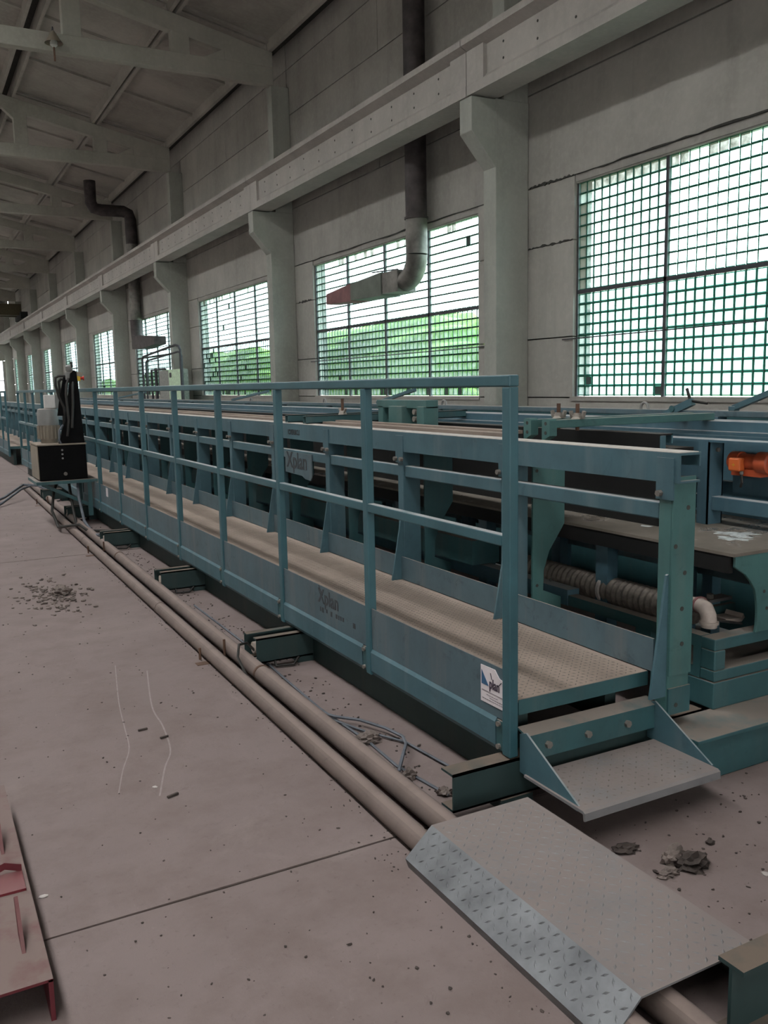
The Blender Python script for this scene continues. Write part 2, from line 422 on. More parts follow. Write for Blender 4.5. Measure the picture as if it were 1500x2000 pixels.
def make_window(k, idx, solo):
    ya = COLS_Y[k]+1.58; yb = COLS_Y[k]+BAY-1.58
    wn = thing('window_%d' % idx, (XW, (ya+yb)/2, SILL), 'wide glass block window in the %s bay from the right edge' % ORD[idx-1], kind='structure')
    pw = (yb-ya)/4; cw = (pw-.06)/NC
    lowz, upz = SILL+.03, TRAN+.035
    chl = (TRAN-.035-lowz)/NR; chu = (WTOP-.02-upz)/NR
    me = {}
    for q in ('glass', 'glass_dirty', 'mould_plug'):
        me[q, 0] = block_mesh('glass_block', cw, chl, q, .019 if idx == 1 else .012, .03 if idx == 1 else .012); me[q, 1] = block_mesh('glass_block', cw, chu, q, .011 if idx == 1 else .009, .03 if idx == 1 else .012)
    # steel frame
    obj('transom', MB().box(GX-.03, GX+.04, ya, yb, TRAN-.035, TRAN+.035), 'frame', wn)
    for p in range(5):
        y = ya+pw*p
        obj('mullion', MB().box(GX-.03, GX+.04, y-.03 if 0 < p < 4 else (y if p == 0 else y-.03), y+.03 if 0 < p < 4 else (y+.03 if p == 0 else y), SILL, WTOP), 'frame', wn)
    obj('head_bar', MB().box(GX-.06, GX+.12, ya, yb, WTOP-.025, WTOP+.005), 'wall', wn)
    obj('sill', MB().box(XW-.03, XW+.3, ya-.05, yb+.05, SILL-.06, SILL+.02), 'wall', wn)
    rest = {'glass': [], 'glass_dirty': [], 'mould_plug': []}
    rnd = random.Random(idx*13)
    mort = MB()
    for p in range(4):
        py = ya+pw*p+.03
        for half in (0, 1):
            z0 = upz if half else lowz; ch = chu if half else chl
            for r in range(1, NR):
                mort.box(GX+.004, GX+.06, py, py+pw-.06, z0+r*ch-(.008 if idx == 1 else .012), z0+r*ch+(.008 if idx == 1 else .012))
            for c in range(1, NC if (idx == 1 or (idx < 5 and not half)) else 1):
                mort.box(GX+(-.001 if idx == 1 and not (half and p < 3) else .012), GX+.03, py+c*cw-.0065, py+c*cw+.0065, z0, z0+ch*NR)
            for r in range(NR):
                for c in range(NC):
                    kind = 'glass'
                    if half and r == NR-1 and rnd.random() < (.75 if idx == 1 else .2): kind = 'glass_dirty'
                    if idx == 1 and half and c == NC-1 and p == 3 and rnd.random() < .8: kind = 'glass_dirty'
                    u = rnd.random()
                    if not half and idx > 1 and r < 2 and u < .16: kind = 'mould_plug'
                    if idx == 3 and not half and p == 3 and rnd.random() < .14: kind = 'mould_plug'
                    if idx >= 2 and u > .992: kind = 'mould_plug'
                    if idx == 1 and p == 3 and not half and ((r == 1 and c == NC-2) or (r == 0 and c == 0)): kind = 'mould_plug'
                    loc = (GX, py+(c+.5)*cw, z0+(r+.5)*ch)
                    if solo(p, half, r, c):
                        inst('glass_block', me[kind, half], wn, loc)
                    else: rest[kind].append((loc, half))
    obj('mortar_grid', mort, 'mortar', wn)
    for kind, lst in rest.items():
        if not lst: continue
        V, Fc, MI = [], [], []
        for loc, half in lst:
            src = me[kind, half]; o = len(V)
            V += [(v.co.x+loc[0]-XW, v.co.y+loc[1]-(ya+yb)/2, v.co.z+loc[2]-SILL) for v in src.vertices]
            for f in src.polygons: Fc.append(tuple(i+o for i in f.vertices)); MI.append(f.material_index)
        nm = bpy.data.meshes.new('glass_block_field'); nm.from_pydata(V, [], Fc)
        nm.materials.append(M[kind]); nm.materials.append(M['rim']); nm.materials.append(M['side'])
        nm.polygons.foreach_set('material_index', MI)
        o = bpy.data.objects.new('glass_block_field', nm); COL.objects.link(o); o.parent = wn
        o['kind'] = 'stuff'
    return wn
make_window(0, 1, lambda p, h, r, c: (p == 3 and not (h and r > 5)) or (p == 2 and c > 0 and ((not h and r > 0) or (h and r < 4)) and c > 0))
make_window(1, 2, lambda p, h, r, c: p == 0 or (p == 1 and not h and r > 1))
for k in range(2, 9): make_window(k, k+1, lambda *a: False)
# thin reinforcing rods crossing the lower panes of the two near windows
for i, (k, z) in enumerate(((0, 2.46), (1, 2.42))):
    ya = COLS_Y[k]+1.3; yb = COLS_Y[k]+BAY-1.3
    o = obj('tie_rod', MB().tube([(XW-.03, ya, z), (XW-.05, (ya+yb)/2, z-.02*i), (XW-.03, yb, z-.03)], .012, 6), 'frame',
            label='thin dark rod across the lower panes of the %s window from the right' % ORD[i], cat='rod', group='rods across the windows')

# ---- other walls
wb_ = thing('wall_back', (0, Y_FAR, 0), 'dim far end wall of the hall', kind='structure')
for i in range(4):
    x0 = XL+i*6
    obj('wall_panel', MB().box(x0+.02, x0+5.98, Y_FAR, Y_FAR+.3, 5.2, 15), 'wall', wb_)
for x0, x1 in ((XL, 2.0), (10.2, XW)):
    obj('wall_panel', MB().box(x0, x1-.02, Y_FAR, Y_FAR+.3, 0, 5.18), 'wall', wb_)
obj('wall_panel', MB().box(2.0, 10.2, Y_FAR, Y_FAR+.3, 0, 1.2), 'wall', wb_)
we = thing('window_10', (6, Y_FAR, 1.2), 'bright window in the far end wall', kind='structure')
for i in range(4):
    obj('pane', MB().box(2.0+i*2.05, 4.0+i*2.05, Y_FAR+.1, Y_FAR+.12, 1.2, 5.2), 'clear', we)
    obj('mullion', MB().box(3.98+i*2.05, 4.07+i*2.05, Y_FAR+.05, Y_FAR+.15, 1.2, 5.2), 'frame', we)
obj('transom', MB().box(2.0, 10.2, Y_FAR+.05, Y_FAR+.15, 2.9, 2.98), 'frame', we)
wl = thing('wall_left', (XL, 0, 0), 'left hall wall with window band', kind='structure')
obj('wall_panel', MB().box(XL-.3, XL, Y_NEAR, Y_FAR, 0, SILL), 'wall', wl)
obj('wall_panel', MB().box(XL-.3, XL, Y_NEAR, Y_FAR, WTOP, 12.6), 'wall', wl)
for k in range(10):
    y = COLS_Y[k] if k else Y_NEAR+1.6
    obj('wall_panel', MB().box(XL-.3, XL, y-1.58, y+1.58, SILL, WTOP), 'wall', wl)
    if k < 9: obj('pane', MB().box(XL-.2, XL-.18, COLS_Y[k]+1.58, COLS_Y[k]+BAY-1.58, SILL, WTOP), 'clear_left', wl)
obj('wall_panel', MB().box(XL-.3, XL, Y_NEAR+3.18, COLS_Y[0]+1.58, SILL, WTOP), 'wall', wl)
wf = thing('wall_front', (0, Y_NEAR, 0), 'hall end wall behind the viewer', kind='structure')
obj('wall_panel', MB().box(XL, XW, Y_NEAR-.3, Y_NEAR, 0, 1.2), 'wall', wf)
obj('wall_panel', MB().box(XL, XW, Y_NEAR-.3, Y_NEAR, 5.2, 15), 'wall', wf)
obj('wall_panel', MB().box(XL, -8, Y_NEAR-.3, Y_NEAR, 1.2, 5.2), 'wall', wf)
obj('wall_panel', MB().box(8, XW, Y_NEAR-.3, Y_NEAR, 1.2, 5.2), 'wall', wf)
for i in range(4):
    obj('pane', MB().box(-8+i*4, -4.05+i*4, Y_NEAR-.2, Y_NEAR-.18, 1.2, 5.2), 'clear', wf)  # unseen windows added to light the faces turned towards the viewer
portal('added_window_portal', (0, Y_NEAR-.35, 3.2), (-PI/2, 0, 0), 16, 4)

# ---- roof slabs with ribs
ce = thing('ceiling', (0, 0, 12), 'ribbed concrete roof slabs resting on sloping girders', kind='structure')
def zr(x): return ROOF(x)
def slab_mesh(x0, x1, y0, y1):
    mb = MB()
    a = .22; th = .1
    def q(x, dz): return (x, zr(x)+dz)
    mb.prism([q(x0, .30), q(x1, .30), q(x1, .30+th), q(x0, .30+th)], 'Y', y0, y1)                   # plate
    for xa, xb in ((x0, x0+.16), (x1-.16, x1)):                                                      # long ribs
        mb.prism([q(xa+.03, 0), q(xb-.03, 0), q(xb, .31), q(xa, .31)], 'Y', y0, y1)
    n = 3
    for i in range(n+1):
        y = y0+.05+(y1-y0-.22)*i/n
        mb.prism([q(x0+.1, .22), q(x1-.1, .22), q(x1-.1, .31), q(x0+.1, .31)], 'Y', y, y+.16)
    return mb
edges = [10.72, 7.74, 4.72]
for k in range(-1, 9):
    y0 = max(COLS_Y[0]-BAY if k < 0 else COLS_Y[k], Y_NEAR); y1 = COLS_Y[0] if k < 0 else COLS_Y[k]+BAY
    for xa, xb in ((7.76, 10.74), (4.60, 7.72), (1.45, 4.32), (-.78, 1.41), (SKX1, -.82)):
        obj('roof_slab', slab_mesh(xa, xb, y0+.02, y1-.02), 'roof', ce)
    obj('roof_slab', slab_mesh(-12.5, SKX0, y0+.02, y1-.02), 'roof', ce)
obj('roof_cover', MB().prism([(XW+.3, zr(XW+.3)+.42), (-.8, zr(-.8)+.42), (SKX1, zr(SKX1)+.42), (SKX1, zr(SKX1)+.6), (-.8, zr(-.8)+.6), (XW+.3, zr(XW+.3)+.6)], 'Y', Y_NEAR, Y_FAR), 'joint', ce)
obj('roof_cover', MB().prism([(XL-.3, zr(XL)+.42), (SKX0, zr(SKX0)+.42), (SKX0, zr(SKX0)+.6), (XL-.3, zr(XL)+.6)], 'Y', Y_NEAR, Y_FAR), 'joint', ce)
obj('eave_beam', MB().box(XW-.02, XW+.3, Y_NEAR, Y_FAR, 12.4, 13.2), 'wall', ce)
sk = thing('window_11', (SKX0, 0, 14.4), 'long glazed roof light along the ridge', kind='structure')
for k in range(10):
    y0 = -9.1+12*k
    obj('pane', MB().box(SKX0, SKX1, y0+.05, y0+11.95, 14.30, 14.32), 'clear_roof', sk)
    obj('glazing_bar', MB().box(SKX0, SKX1, y0-.05, y0+.05, 14.22, 14.3), 'frame', sk)
for x in (SKX0-.1, SKX1):
    obj('upstand', MB().box(x, x+.1, Y_NEAR, Y_FAR, zr(x)+.2, 14.3), 'wall', sk)
# thin black gap strip between slabs is the joint backing seen through the open seam

# ---- columns, crane beams, girders
for i, yc in enumerate(COLS_Y):
    lab = 'concrete column with corbel left of the nearest wide window' if i == 1 else 'concrete column with corbel, %s from the right along the window wall' % ORD[max(0, i-1)]
    if i == 0: lab = 'concrete column with corbel nearest the viewer on the window wall'
    t = thing('concrete_column', (XW, yc, 0), lab, 'column', 'columns along the window wall')
    y0, y1 = yc-.2, yc+.22
    obj('shaft', MB().box(10.41, XW-.005, y0, y1, 0, 7.02), 'column', t, .015)
    obj('corbel', MB().prism([(10.42, 5.75), (9.86, 6.38), (9.86, 7.0), (10.42, 7.0)], 'Y', y0+.005, y1-.005), 'column', t, .012)
    obj('upper_shaft', MB().box(10.62, XW-.005, y0+.02, y1-.02, 7.02, 10.74), 'column', t, .01)
    if i in (1, 2, 3, 4, 5, 6):
        pass
SPLIT = []
for i in range(len(COLS_Y)-1):
    ya, yb = COLS_Y[i]+.012, COLS_Y[i]+BAY-.012
    t = thing('crane_runway_beam', (10.1, ya, 7.03), 'concrete crane runway beam spanning the %s bay from the right' % ORD[i], 'beam', 'crane runway beams')
    poly = [(9.87, 7.03), (10.48, 7.03), (10.48, 7.22), (10.36, 7.30), (10.36, 7.78), (10.55, 7.86), (10.55, 8.02), (9.74, 8.02), (9.74, 7.90), (9.95, 7.80), (9.95, 7.29), (9.87, 7.21)]
    obj('web', MB().prism(poly, 'Y', ya, yb), 'beam', t)
    end = MB().prism([(9.875, 7.05), (9.955, 7.05), (9.955, 7.82), (9.875, 7.82)], 'Y', ya+.0, ya+.55)
    obj('end_block', end, 'beam', t)
    obj('end_block', MB().prism([(9.875, 7.05), (9.955, 7.05), (9.955, 7.82), (9.875, 7.82)], 'Y', yb-.55, yb), 'beam', t)
    # small cast-in holes along the web
    hole = MB()
    for q in range(11):
        for z in (7.40, 7.68):
            y = ya+1.1+q*.98
            hole.tube([(9.946, y, z), (9.955, y, z)], .024, 8)
    obj('cast_in_hole', hole, 'joint', t, kind='stuff')
    obj('rail', MB().box(10.10, 10.18, ya, yb, 8.02, 8.14), 'dark_steel', t)
def girder(i, yc):
    t = thing('roof_girder', (10.7, yc, 10.75), ('openwork concrete roof girder, %s from the front in view' % ORD[i-2]) if i > 1 else ('openwork concrete roof girder above the viewer' if i == 0 else 'openwork concrete roof girder just above the picture edge'), 'girder', 'roof girders')
    y0, y1 = yc-.15, yc+.15
    mt = 'girder'
    def half(s):
        X = lambda x: x if s > 0 else -1.6-x
        def pr(poly, nm, th=0):
            obj(nm, MB().prism([(X(a), b) for a, b in poly], 'Y', y0+th, y1-th), mt, t, .02)
        pr([(10.72, 10.76), (9.4, 10.76), (8.9, 10.80), (-.8, 10.80), (-.8, 11.28), (10.72, 11.28)], 'bottom_chord')
        pr([(10.72, 11.27), (9.2, 11.27), (9.2, zr(9.2)-.02), (10.72, zr(10.72)-.02)], 'end_block')
        pr([(9.21, zr(9.21)-.02), (9.21, zr(9.21)-.52), (-.8, zr(-.8)-.52), (-.8, zr(-.8)-.02)], 'top_chord')
        # fillets of the first opening, webs
        pr([(9.2, 11.27), (8.55, 11.27), (9.2, 11.6)], 'fillet', .002)
        for xa, xb in ((7.62, 8.15), (4.62, 5.12), (1.65, 2.1), (-.8, -.4)):
            pr([(xa, 11.27), (xb, 11.27), (xb, zr(xb)-.50), (xa, zr(xa)-.50)], 'vertical')
            pr([(xa+.02, 11.95 if xa > 7 else 12.2), (xa-.4, zr(xa-.4)-.51), (xa+.02, zr(xa)-.51)], 'fillet', .003)
    half(1)
    if i < 3: half(-1)
for i, yc in enumerate(COLS_Y): girder(i, yc)

# distant overhead crane
t = thing('overhead_crane', (0, 88, 8.1), 'faded yellow overhead crane bridge far down the hall', 'crane')
obj('bridge_girder', MB().box(-12, 9.9, 87.4, 88.0, 8.5, 9.5), 'crane', t)
obj('bridge_girder', MB().box(-12, 9.9, 89.4, 90.0, 8.5, 9.5), 'crane', t)
obj('end_carriage', MB().box(9.7, 10.3, 86.4, 91, 8.15, 8.75), 'dark_steel', t)

# outdoors: ground and shrubs seen through the glass blocks
gr = obj('ground_outside', MB().box(XW+.5, 90, -30, 160, -.6, -.3), 'grass', label='green ground outside the windows', kind='structure')
def hedge(name, c, rx, ry, rz, seed, mat, label):
    bm = bmesh.new(); bmesh.ops.create_icosphere(bm, subdivisions=5, radius=1)
    rn = random.Random(seed)
    ph = [(rn.uniform(2, 5), rn.uniform(2, 5), rn.uniform(2, 5), rn.uniform(0, 6)) for _ in range(7)]
    se = lambda a: math.copysign(abs(a)**.55, a)
    for v in bm.verts:
        x_, y_, z_ = se(v.co.x), se(v.co.y), se(v.co.z)
        d = 1+sum(.035*math.sin(a*x_*2.2+b*y_*4.5+c_*z_*2.2+e) for a, b, c_, e in ph)
        v.co = Vector((x_*rx*d, y_*ry*d, z_*rz*d))
    me = bpy.data.meshes.new(name); bm.to_mesh(me); bm.free(); me.materials.append(M[mat]); me.shade_smooth()
    o = bpy.data.objects.new(name, me); COL.objects.link(o); o.location = c
    return setp(o, label, 'shrub', 'shrubs outside the windows')
for i, (x, y, rx, ry, h) in enumerate(((15.6, 29.0, 1.6, 7.2, 3.65), (15.6, 46.0, 1.6, 7.6, 3.35), (15.6, 63, 1.6, 7.4, 2.6), (15.6, 80, 1.6, 7.4, 2.3))):
    hedge('shrub', (x, y, h-2.3), rx, ry, 2.3, i, 'leaf', 'leafy green shrub blurred behind the %s glass block window from the right' % ORD[i+1])

# ================================================================== THE MACHINE
YP0, PD = 2.654, 1.171            # first railing post, spacing
XR = 1.947                        # railing plane
DZ = .43                          # deck height
def lug_field(x0, x1, y0, y1, z, pitch, s, tilt=None):
    mb = MB(); i = 0
    nx = int((x1-x0)/pitch); ny = int((y1-y0)/pitch)
    for a in range(nx):
        for b in range(ny):
            cx = x0+(a+.5)*pitch; cy = y0+(b+.5)*pitch
            ang = PI/4 if (a+b) % 2 else -PI/4
            ca, sa = math.cos(ang), math.sin(ang)
            L_, W_ = s, s*.32
            P = [(L_, 0), (0, W_), (-L_, 0), (0, -W_)]
            pts = [(cx+px*ca-py*sa, cy+px*sa+py*ca) for px, py in P]
            f = tilt if tilt else (lambda x, y, h: (x, y, z+h))
            mb.add([f(px, py, 0) for px, py in pts]+[f(cx, cy, s*.22)], [(0, 1, 4), (1, 2, 4), (2, 3, 4), (3, 0, 4)])
    return mb
def walkway(y0, n, label, step=True, sticker=True, lugs=True):
    t = thing('walkway_platform', (XR, y0, 0), label, 'walkway', 'raised walkways')
    ye = y0+n*PD+.05
    pw = .042
    for k in range(n+1):
        y = y0+k*PD
        obj('post', MB().box(XR, XR+pw, y, y+.05, .20, 1.632), 'teal_post', t, .005)
    obj('top_rail', MB().box(XR-.002, XR+pw+.002, y0-.0, ye, 1.632, 1.676), 'teal_post', t, .006)
    for k in range(n):
        ya = y0+k*PD+.05; yb = y0+(k+1)*PD
        obj('mid_rail', MB().box(XR+.002, XR+pw-.002, ya, yb, 1.03, 1.074), 'teal_post', t, .005)
        obj('skirt_panel', MB().box(XR+.012, XR+.018, ya, yb, .335, .543), 'skirt', t)
        # folded lower skirt, slightly proud, with a rounded lip
        obj('lower_skirt', MB().prism([(XR+.016, .20), (XR+.004, .222), (XR+.002, .318), (XR+.014, .336), (XR+.024, .33), (XR+.024, .2)], 'Y', ya+.05, yb), 'teal', t)
        bk = obj('joint_bracket', MB().box(XR+.006, XR+.03, ya+.005, ya+.045, .21, .33), 'teal_dark', t)
        for z in (.225, .318): obj('bolt', MB().tube([(XR-.006, ya+.025, z), (XR+.01, ya+.025, z)], .011, 8), 'bolt', bk)
    # deck plates
    d0 = y0+.005; i = 0
    while d0 < ye-.1:
        d1 = min(d0+2.34, ye)
        p = obj('deck_plate', MB().box(XR+.02, 2.668, d0, d1-.006, DZ-.012, DZ), 'deck', t)
        if lugs and d0 < 9:
            obj('tread_lugs', lug_field(XR+.04, 2.655, d0+.01, d1-.015, DZ, .027 if d0 < 4 else .036, .0105), 'lug' if d0 < 3 else 'deck', p, kind='stuff')
        d0 = d1; i += 1
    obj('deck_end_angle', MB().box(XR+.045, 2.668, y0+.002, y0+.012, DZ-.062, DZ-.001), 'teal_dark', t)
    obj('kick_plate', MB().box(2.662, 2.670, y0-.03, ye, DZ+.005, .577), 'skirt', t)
    obj('deck_bearer', MB().box(2.05, 2.11, y0+.1, ye, .004, DZ-.013), 'dark_beam', t)  # lower part added down to the floor to darken the space under the deck
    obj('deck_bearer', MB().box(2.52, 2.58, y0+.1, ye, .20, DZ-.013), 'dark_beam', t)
    return t
wk = walkway(YP0, 14, 'long teal walkway with handrail, dusty tread deck and end step, nearest the viewer')
# end channel and step of the near walkway
ch = obj('step_channel', MB().prism([(2.60, .200), (2.60, .300), (2.665, .318), (2.665, .31), (2.61, .293), (2.61, .2)], 'X', 1.992, 2.67), 'teal_dark', wk)
for x in (2.09, 2.29, 2.50):
    obj('bolt', MB().tube([(x, 2.602, .25), (x, 2.585, .25)], .015, 6), 'bolt', ch)
st = obj('step_tread', MB().prism([(2.60, .150), (2.262, .150), (2.250, .143), (2.248, .115), (2.256, .113), (2.260, .138), (2.60, .140)], 'X', 1.975, 2.652), 'galv_dusty', wk)
lug = lug_field(2.0, 2.64, 2.28, 2.59, .150, .034, .011)
obj('tread_lugs', lug, 'lug', st, kind='stuff')
for x in (1.985, 2.655):
    obj('step_bracket', MB().prism([(2.64, .30), (2.60, .315), (2.295, .150), (2.300, .128), (2.64, .145)], 'X', x, x+.008), 'teal', wk)
# sticker with lettering and blue triangle, stencilled lettering
xs_ = XR+.0105
sy0, sy1 = bp_y = (2.705, 2.862)
stk = obj('maker_sticker', MB().prism([(2.705, .375), (2.862, .373), (2.862, .524), (2.765, .526), (2.735, .498), (2.705, .492)], 'X', xs_-.0012, xs_+.002), 'paper', wk, label='white maker sticker with blue triangle')
obj('triangle', MB().prism([(2.855, .505), (2.855, .447), (2.806, .447)], 'X', xs_-.0025, xs_-.0008), 'blueink', stk)
text_obj('lettering', 'plan', .058, 'ink', stk, (xs_-.0018, 2.802, .442), FACE_NX, .74)
obj('stroke', MB().prism([(2.795, .505), (2.791, .505), (2.783, .480), (2.787, .480)], 'X', xs_-.0025, xs_-.0008), 'ink', stk)
obj('stroke', MB().prism([(2.716, .485), (2.722, .485), (2.739, .469), (2.736, .467)], 'X', xs_-.0025, xs_-.0008), 'ink', stk)
obj('print_line', MB().box(xs_-.0025, xs_-.0008, 2.708, 2.852, .421, .4245), 'inkgrey', stk)
for z, a, b in ((.408, 2.74, 2.82), (.398, 2.715, 2.80), (.388, 2.71, 2.85)):
    ln = MB(); y = b
    rn = random.Random(int(z*1000))
    while y > a:
        l = rn.uniform(.006, .016); ln.box(xs_-.0025, xs_-.0008, max(a, y-l), y, z, z+.0032); y -= l+.004
    obj('print_line', ln, 'inkgrey', stk)
text_obj('stencil', 'Xplan', .115, 'stencil', wk, (XR+.011, 4.48, .445), FACE_NX, 1.0, 0, .0006)
obj('stencil_stroke', MB().prism([(4.475, .541), (4.466, .541), (4.415, .49), (4.426, .49)], 'X', XR+.0105, XR+.0125), 'stencil', wk)
lm = MB(); rn = random.Random(3); y = 4.46
while y > 3.98:
    l = rn.uniform(.01, .03)
    if rn.random() < .8: lm.box(XR+.0110, XR+.0125, y-l, y, .395+rn.uniform(-.004, .004), .42)
    y -= l+.012
obj('stencil_smudge', lm, 'stencil', wk)
obj('notice_sticker', MB().box(XR+.009, XR+.0125, YP0+6.62*PD, YP0+6.62*PD+.10, .43, .53), 'paper', wk, label='small white notice')

wk2 = walkway(21.6, 9, 'far teal walkway beyond the power unit at the left edge', lugs=False)

# ---- outer side frame of the form (posts with gussets, two rails)
def side_frame(y0, n, label, names=True):
    t = thing('form_side_frame', (2.68, y0, 0), label, 'frame', 'form side frames')
    ye = y0+n*1.1+.08
    # top rail: lipped channel seen in section at its end
    c = MB().prism([(2.680, 1.235), (2.800, 1.235), (2.800, 1.243), (2.690, 1.243), (2.690, 1.346), (2.792, 1.346), (2.792, 1.30), (2.800, 1.30), (2.800, 1.356), (2.680, 1.356)], 'Y', y0-.03, ye)
    obj('top_rail', c, 'teal', t)
    obj('dust_strip', MB().box(2.684, 2.797, y0-.02, ye, 1.3562, 1.3585), 'chip_dust', t) if 'chip_dust' in M else None
    for k in range(n):
        ya = y0+k*1.1+.08; yb = y0+(k+1)*1.1
        obj('mid_rail', MB().box(2.69, 2.75, ya, yb, 1.078, 1.148), 'teal', t, .006)
    for k in range(n+1):
        y = y0+k*1.1
        p = obj('post', MB().box(2.682, 2.805, y+.006, y+.074, .27 if k == 0 else DZ-.02, 1.235), 'green' if k == 0 else 'teal', t, .004)
        st_ = obj('strap_plate', MB().box(2.674, 2.683, y-.006, y+.086, 1.165, 1.335), 'teal', p)
        for yy in ((y+.004, y+.076) if k else (y+.06,)): obj('bolt', MB().tube([(2.655, yy, 1.19), (2.676, yy, 1.19)], .014, 6), 'bolt', p)
        zb = .34 if k == 0 else DZ+.001
        obj('gusset', MB().prism([(2.684, .86), (2.672, .855), (2.595, zb), (2.684, zb)], 'Y', y+.012, y+.024), 'teal', p)
    return t
M['chip_dust'] = plain('pale_dust', (.46, .42, .385), .95, 0, .2, 30)
sf = side_frame(2.557, 15, 'long teal side frame with bolted posts and gussets behind the near walkway')
# end plate of the first post with dark holes and foot
ep = obj('end_plate', MB().box(2.682, 2.806, 2.553, 2.561, .43, 1.258), 'green', sf)
obj('end_plate', MB().box(2.682, 2.806, 2.553, 2.561, .262, .375), 'teal_dark', sf)
hl = MB()
for x, z in ((2.765, 1.13), (2.70, .975), (2.755, .86), (2.745, .71), (2.75, .56), (2.725, .30)):
    hl.tube([(x, 2.5515, z), (x, 2.5535, z)], .010, 10)
obj('bolt_hole', hl, 'joint', ep, kind='stuff')
side_frame(21.5, 9, 'far teal side frame behind the far walkway')
# small plate with lettering on the side frame, small stencil on its top rail
pl = obj('name_plate', MB().prism([(6.36, .955), (6.30, .935), (6.20, .93), (6.17, .96), (6.17, 1.13), (6.70, 1.13), (6.70, .965)], 'X', 2.676, 2.684), 'skirt', sf, label='grey plate with painted lettering')
text_obj('lettering', 'Xplan', .175, 'stencil', pl, (2.6745, 6.665, 1.01), FACE_NX, 1.0, 0, .0006)
text_obj('stencil', 'ICHERBICLI', .056, 'stencil', sf, (2.6785, 6.63, 1.272), FACE_NX, .85, 0, .0006)

# ---- steel cross beams sticking out under the walkway
def ibeam(mb, x0, x1, y, w, z0, z1, tf=.012, tw=.01):
    mb.box(x0, x1, y-w/2, y+w/2, z1-tf, z1); mb.box(x0, x1, y-w/2, y+w/2, z0, z0+tf); mb.box(x0, x1, y-tw/2, y+tw/2, z0+tf, z1-tf); return mb
def chan(mb, x0, x1, y, w, z0, z1, d):
    """C channel along X with its web at y and flanges towards d*Y"""
    mb.box(x0, x1, y, y+d*.008, z0, z1); mb.box(x0, x1, y, y+d*w, z1-.009, z1); mb.box(x0, x1, y, y+d*w, z0, z0+.009); return mb
crossl = ['dark steel cross beam stub beside the tread ramp, under the near end post',
          'double channel cross beam stub under the second and third railing posts',
          'double channel cross beam stub, third from the ramp', 'double channel cross beam stub, fourth from the ramp', 'double channel cross beam stub, fifth from the ramp, below the black tank',
          'double channel cross beam stub far left beyond the black tank']
for i, y in enumerate((2.69, 4.79, 7.0, 9.33, 11.73, 14.0)):
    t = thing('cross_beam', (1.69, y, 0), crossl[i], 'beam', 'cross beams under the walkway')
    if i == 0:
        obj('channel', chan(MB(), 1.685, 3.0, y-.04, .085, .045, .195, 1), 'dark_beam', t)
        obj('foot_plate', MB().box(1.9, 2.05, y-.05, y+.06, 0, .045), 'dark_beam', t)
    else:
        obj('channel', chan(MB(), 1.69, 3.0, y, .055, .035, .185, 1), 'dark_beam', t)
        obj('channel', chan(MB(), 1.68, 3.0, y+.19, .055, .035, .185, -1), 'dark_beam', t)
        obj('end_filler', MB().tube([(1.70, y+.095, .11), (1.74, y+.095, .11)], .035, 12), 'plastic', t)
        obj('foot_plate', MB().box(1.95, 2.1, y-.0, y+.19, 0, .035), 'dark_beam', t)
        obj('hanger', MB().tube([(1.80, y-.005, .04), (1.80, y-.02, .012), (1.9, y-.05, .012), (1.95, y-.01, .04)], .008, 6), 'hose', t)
t = thing('cross_beam', (2.7, 2.52, 0), 'wide teal cross beam lying on the floor right of the step', 'beam', 'cross beams under the walkway')
obj('channel', MB().box(2.70, 5.2, 2.43, 2.62, 0, .178), 'teal_dark', t, .006)
obj('top_flange', MB().box(2.70, 5.2, 2.405, 2.64, .178, .196), 'teal_dark', t, .003)
t = thing('cross_beam', (1.70, 1.38, 0), 'dark steel cross beam at the lower right corner', 'beam', 'cross beams under the walkway')
obj('i_section', ibeam(MB(), 1.695, 4.5, 1.385, .078, 0, .20), 'dark_beam', t)
hb = MB().tube([(1.78, 1.3785, .11), (1.78, 1.377, .11)], .02, 10)

# ---- two floor pipes with saddle supports
for i, (x0, y0, sl, r, lab) in enumerate(((1.468, 2.2, .014, .042, 'dusty steel floor pipe on the outer left side of the pair'), (1.60, 2.2, .014, .046, 'dusty rusty floor pipe next to the walkway, inner of the pair'))):
    pts = [(x0+sl*(y-2.2), y, .046+(.008 if i else 0)) for y in (1.0, 2.0, 4, 6.5, 9, 11.5, 14.0, 16.4)]
    o = obj('floor_pipe', MB().tube(pts, r, 20), 'pipe', label=lab, cat='pipe', group='floor pipes')
    yw = (6.4, 9.8) if i == 0 else (4.55, 8.6)
    for y in yw:
        x = x0+sl*(y-2.2)
        obj('weld_collar', MB().tube([(x, y, .046+.008*i), (x+sl*.02, y+.02, .046+.008*i)], r+.003, 20), 'rust' if i else 'pipe', o)
sup_lab = ['small angle iron pipe support nearest the viewer', 'small angle iron pipe support in the middle of the pipe run', 'small angle iron pipe support farthest along the pipes']
for i, y in enumerate((5.05, 9.1, 13.6)):
    x = 1.468+.014*(y-2.2)
    t = thing('pipe_support', (x, y, 0), sup_lab[i], 'support', 'pipe supports')
    obj('angle', MB().box(x-.10, x+.24, y, y+.06, -.006, .003), 'rust', t)
    obj('upright', MB().tube([(x-.075, y+.03, .028), (x-.075, y+.03, .10)], .008, 6), 'rust', t)
    obj('upright', MB().tube([(x+.078, y+.03, .028), (x+.078, y+.03, .13)], .008, 6), 'rust', t)

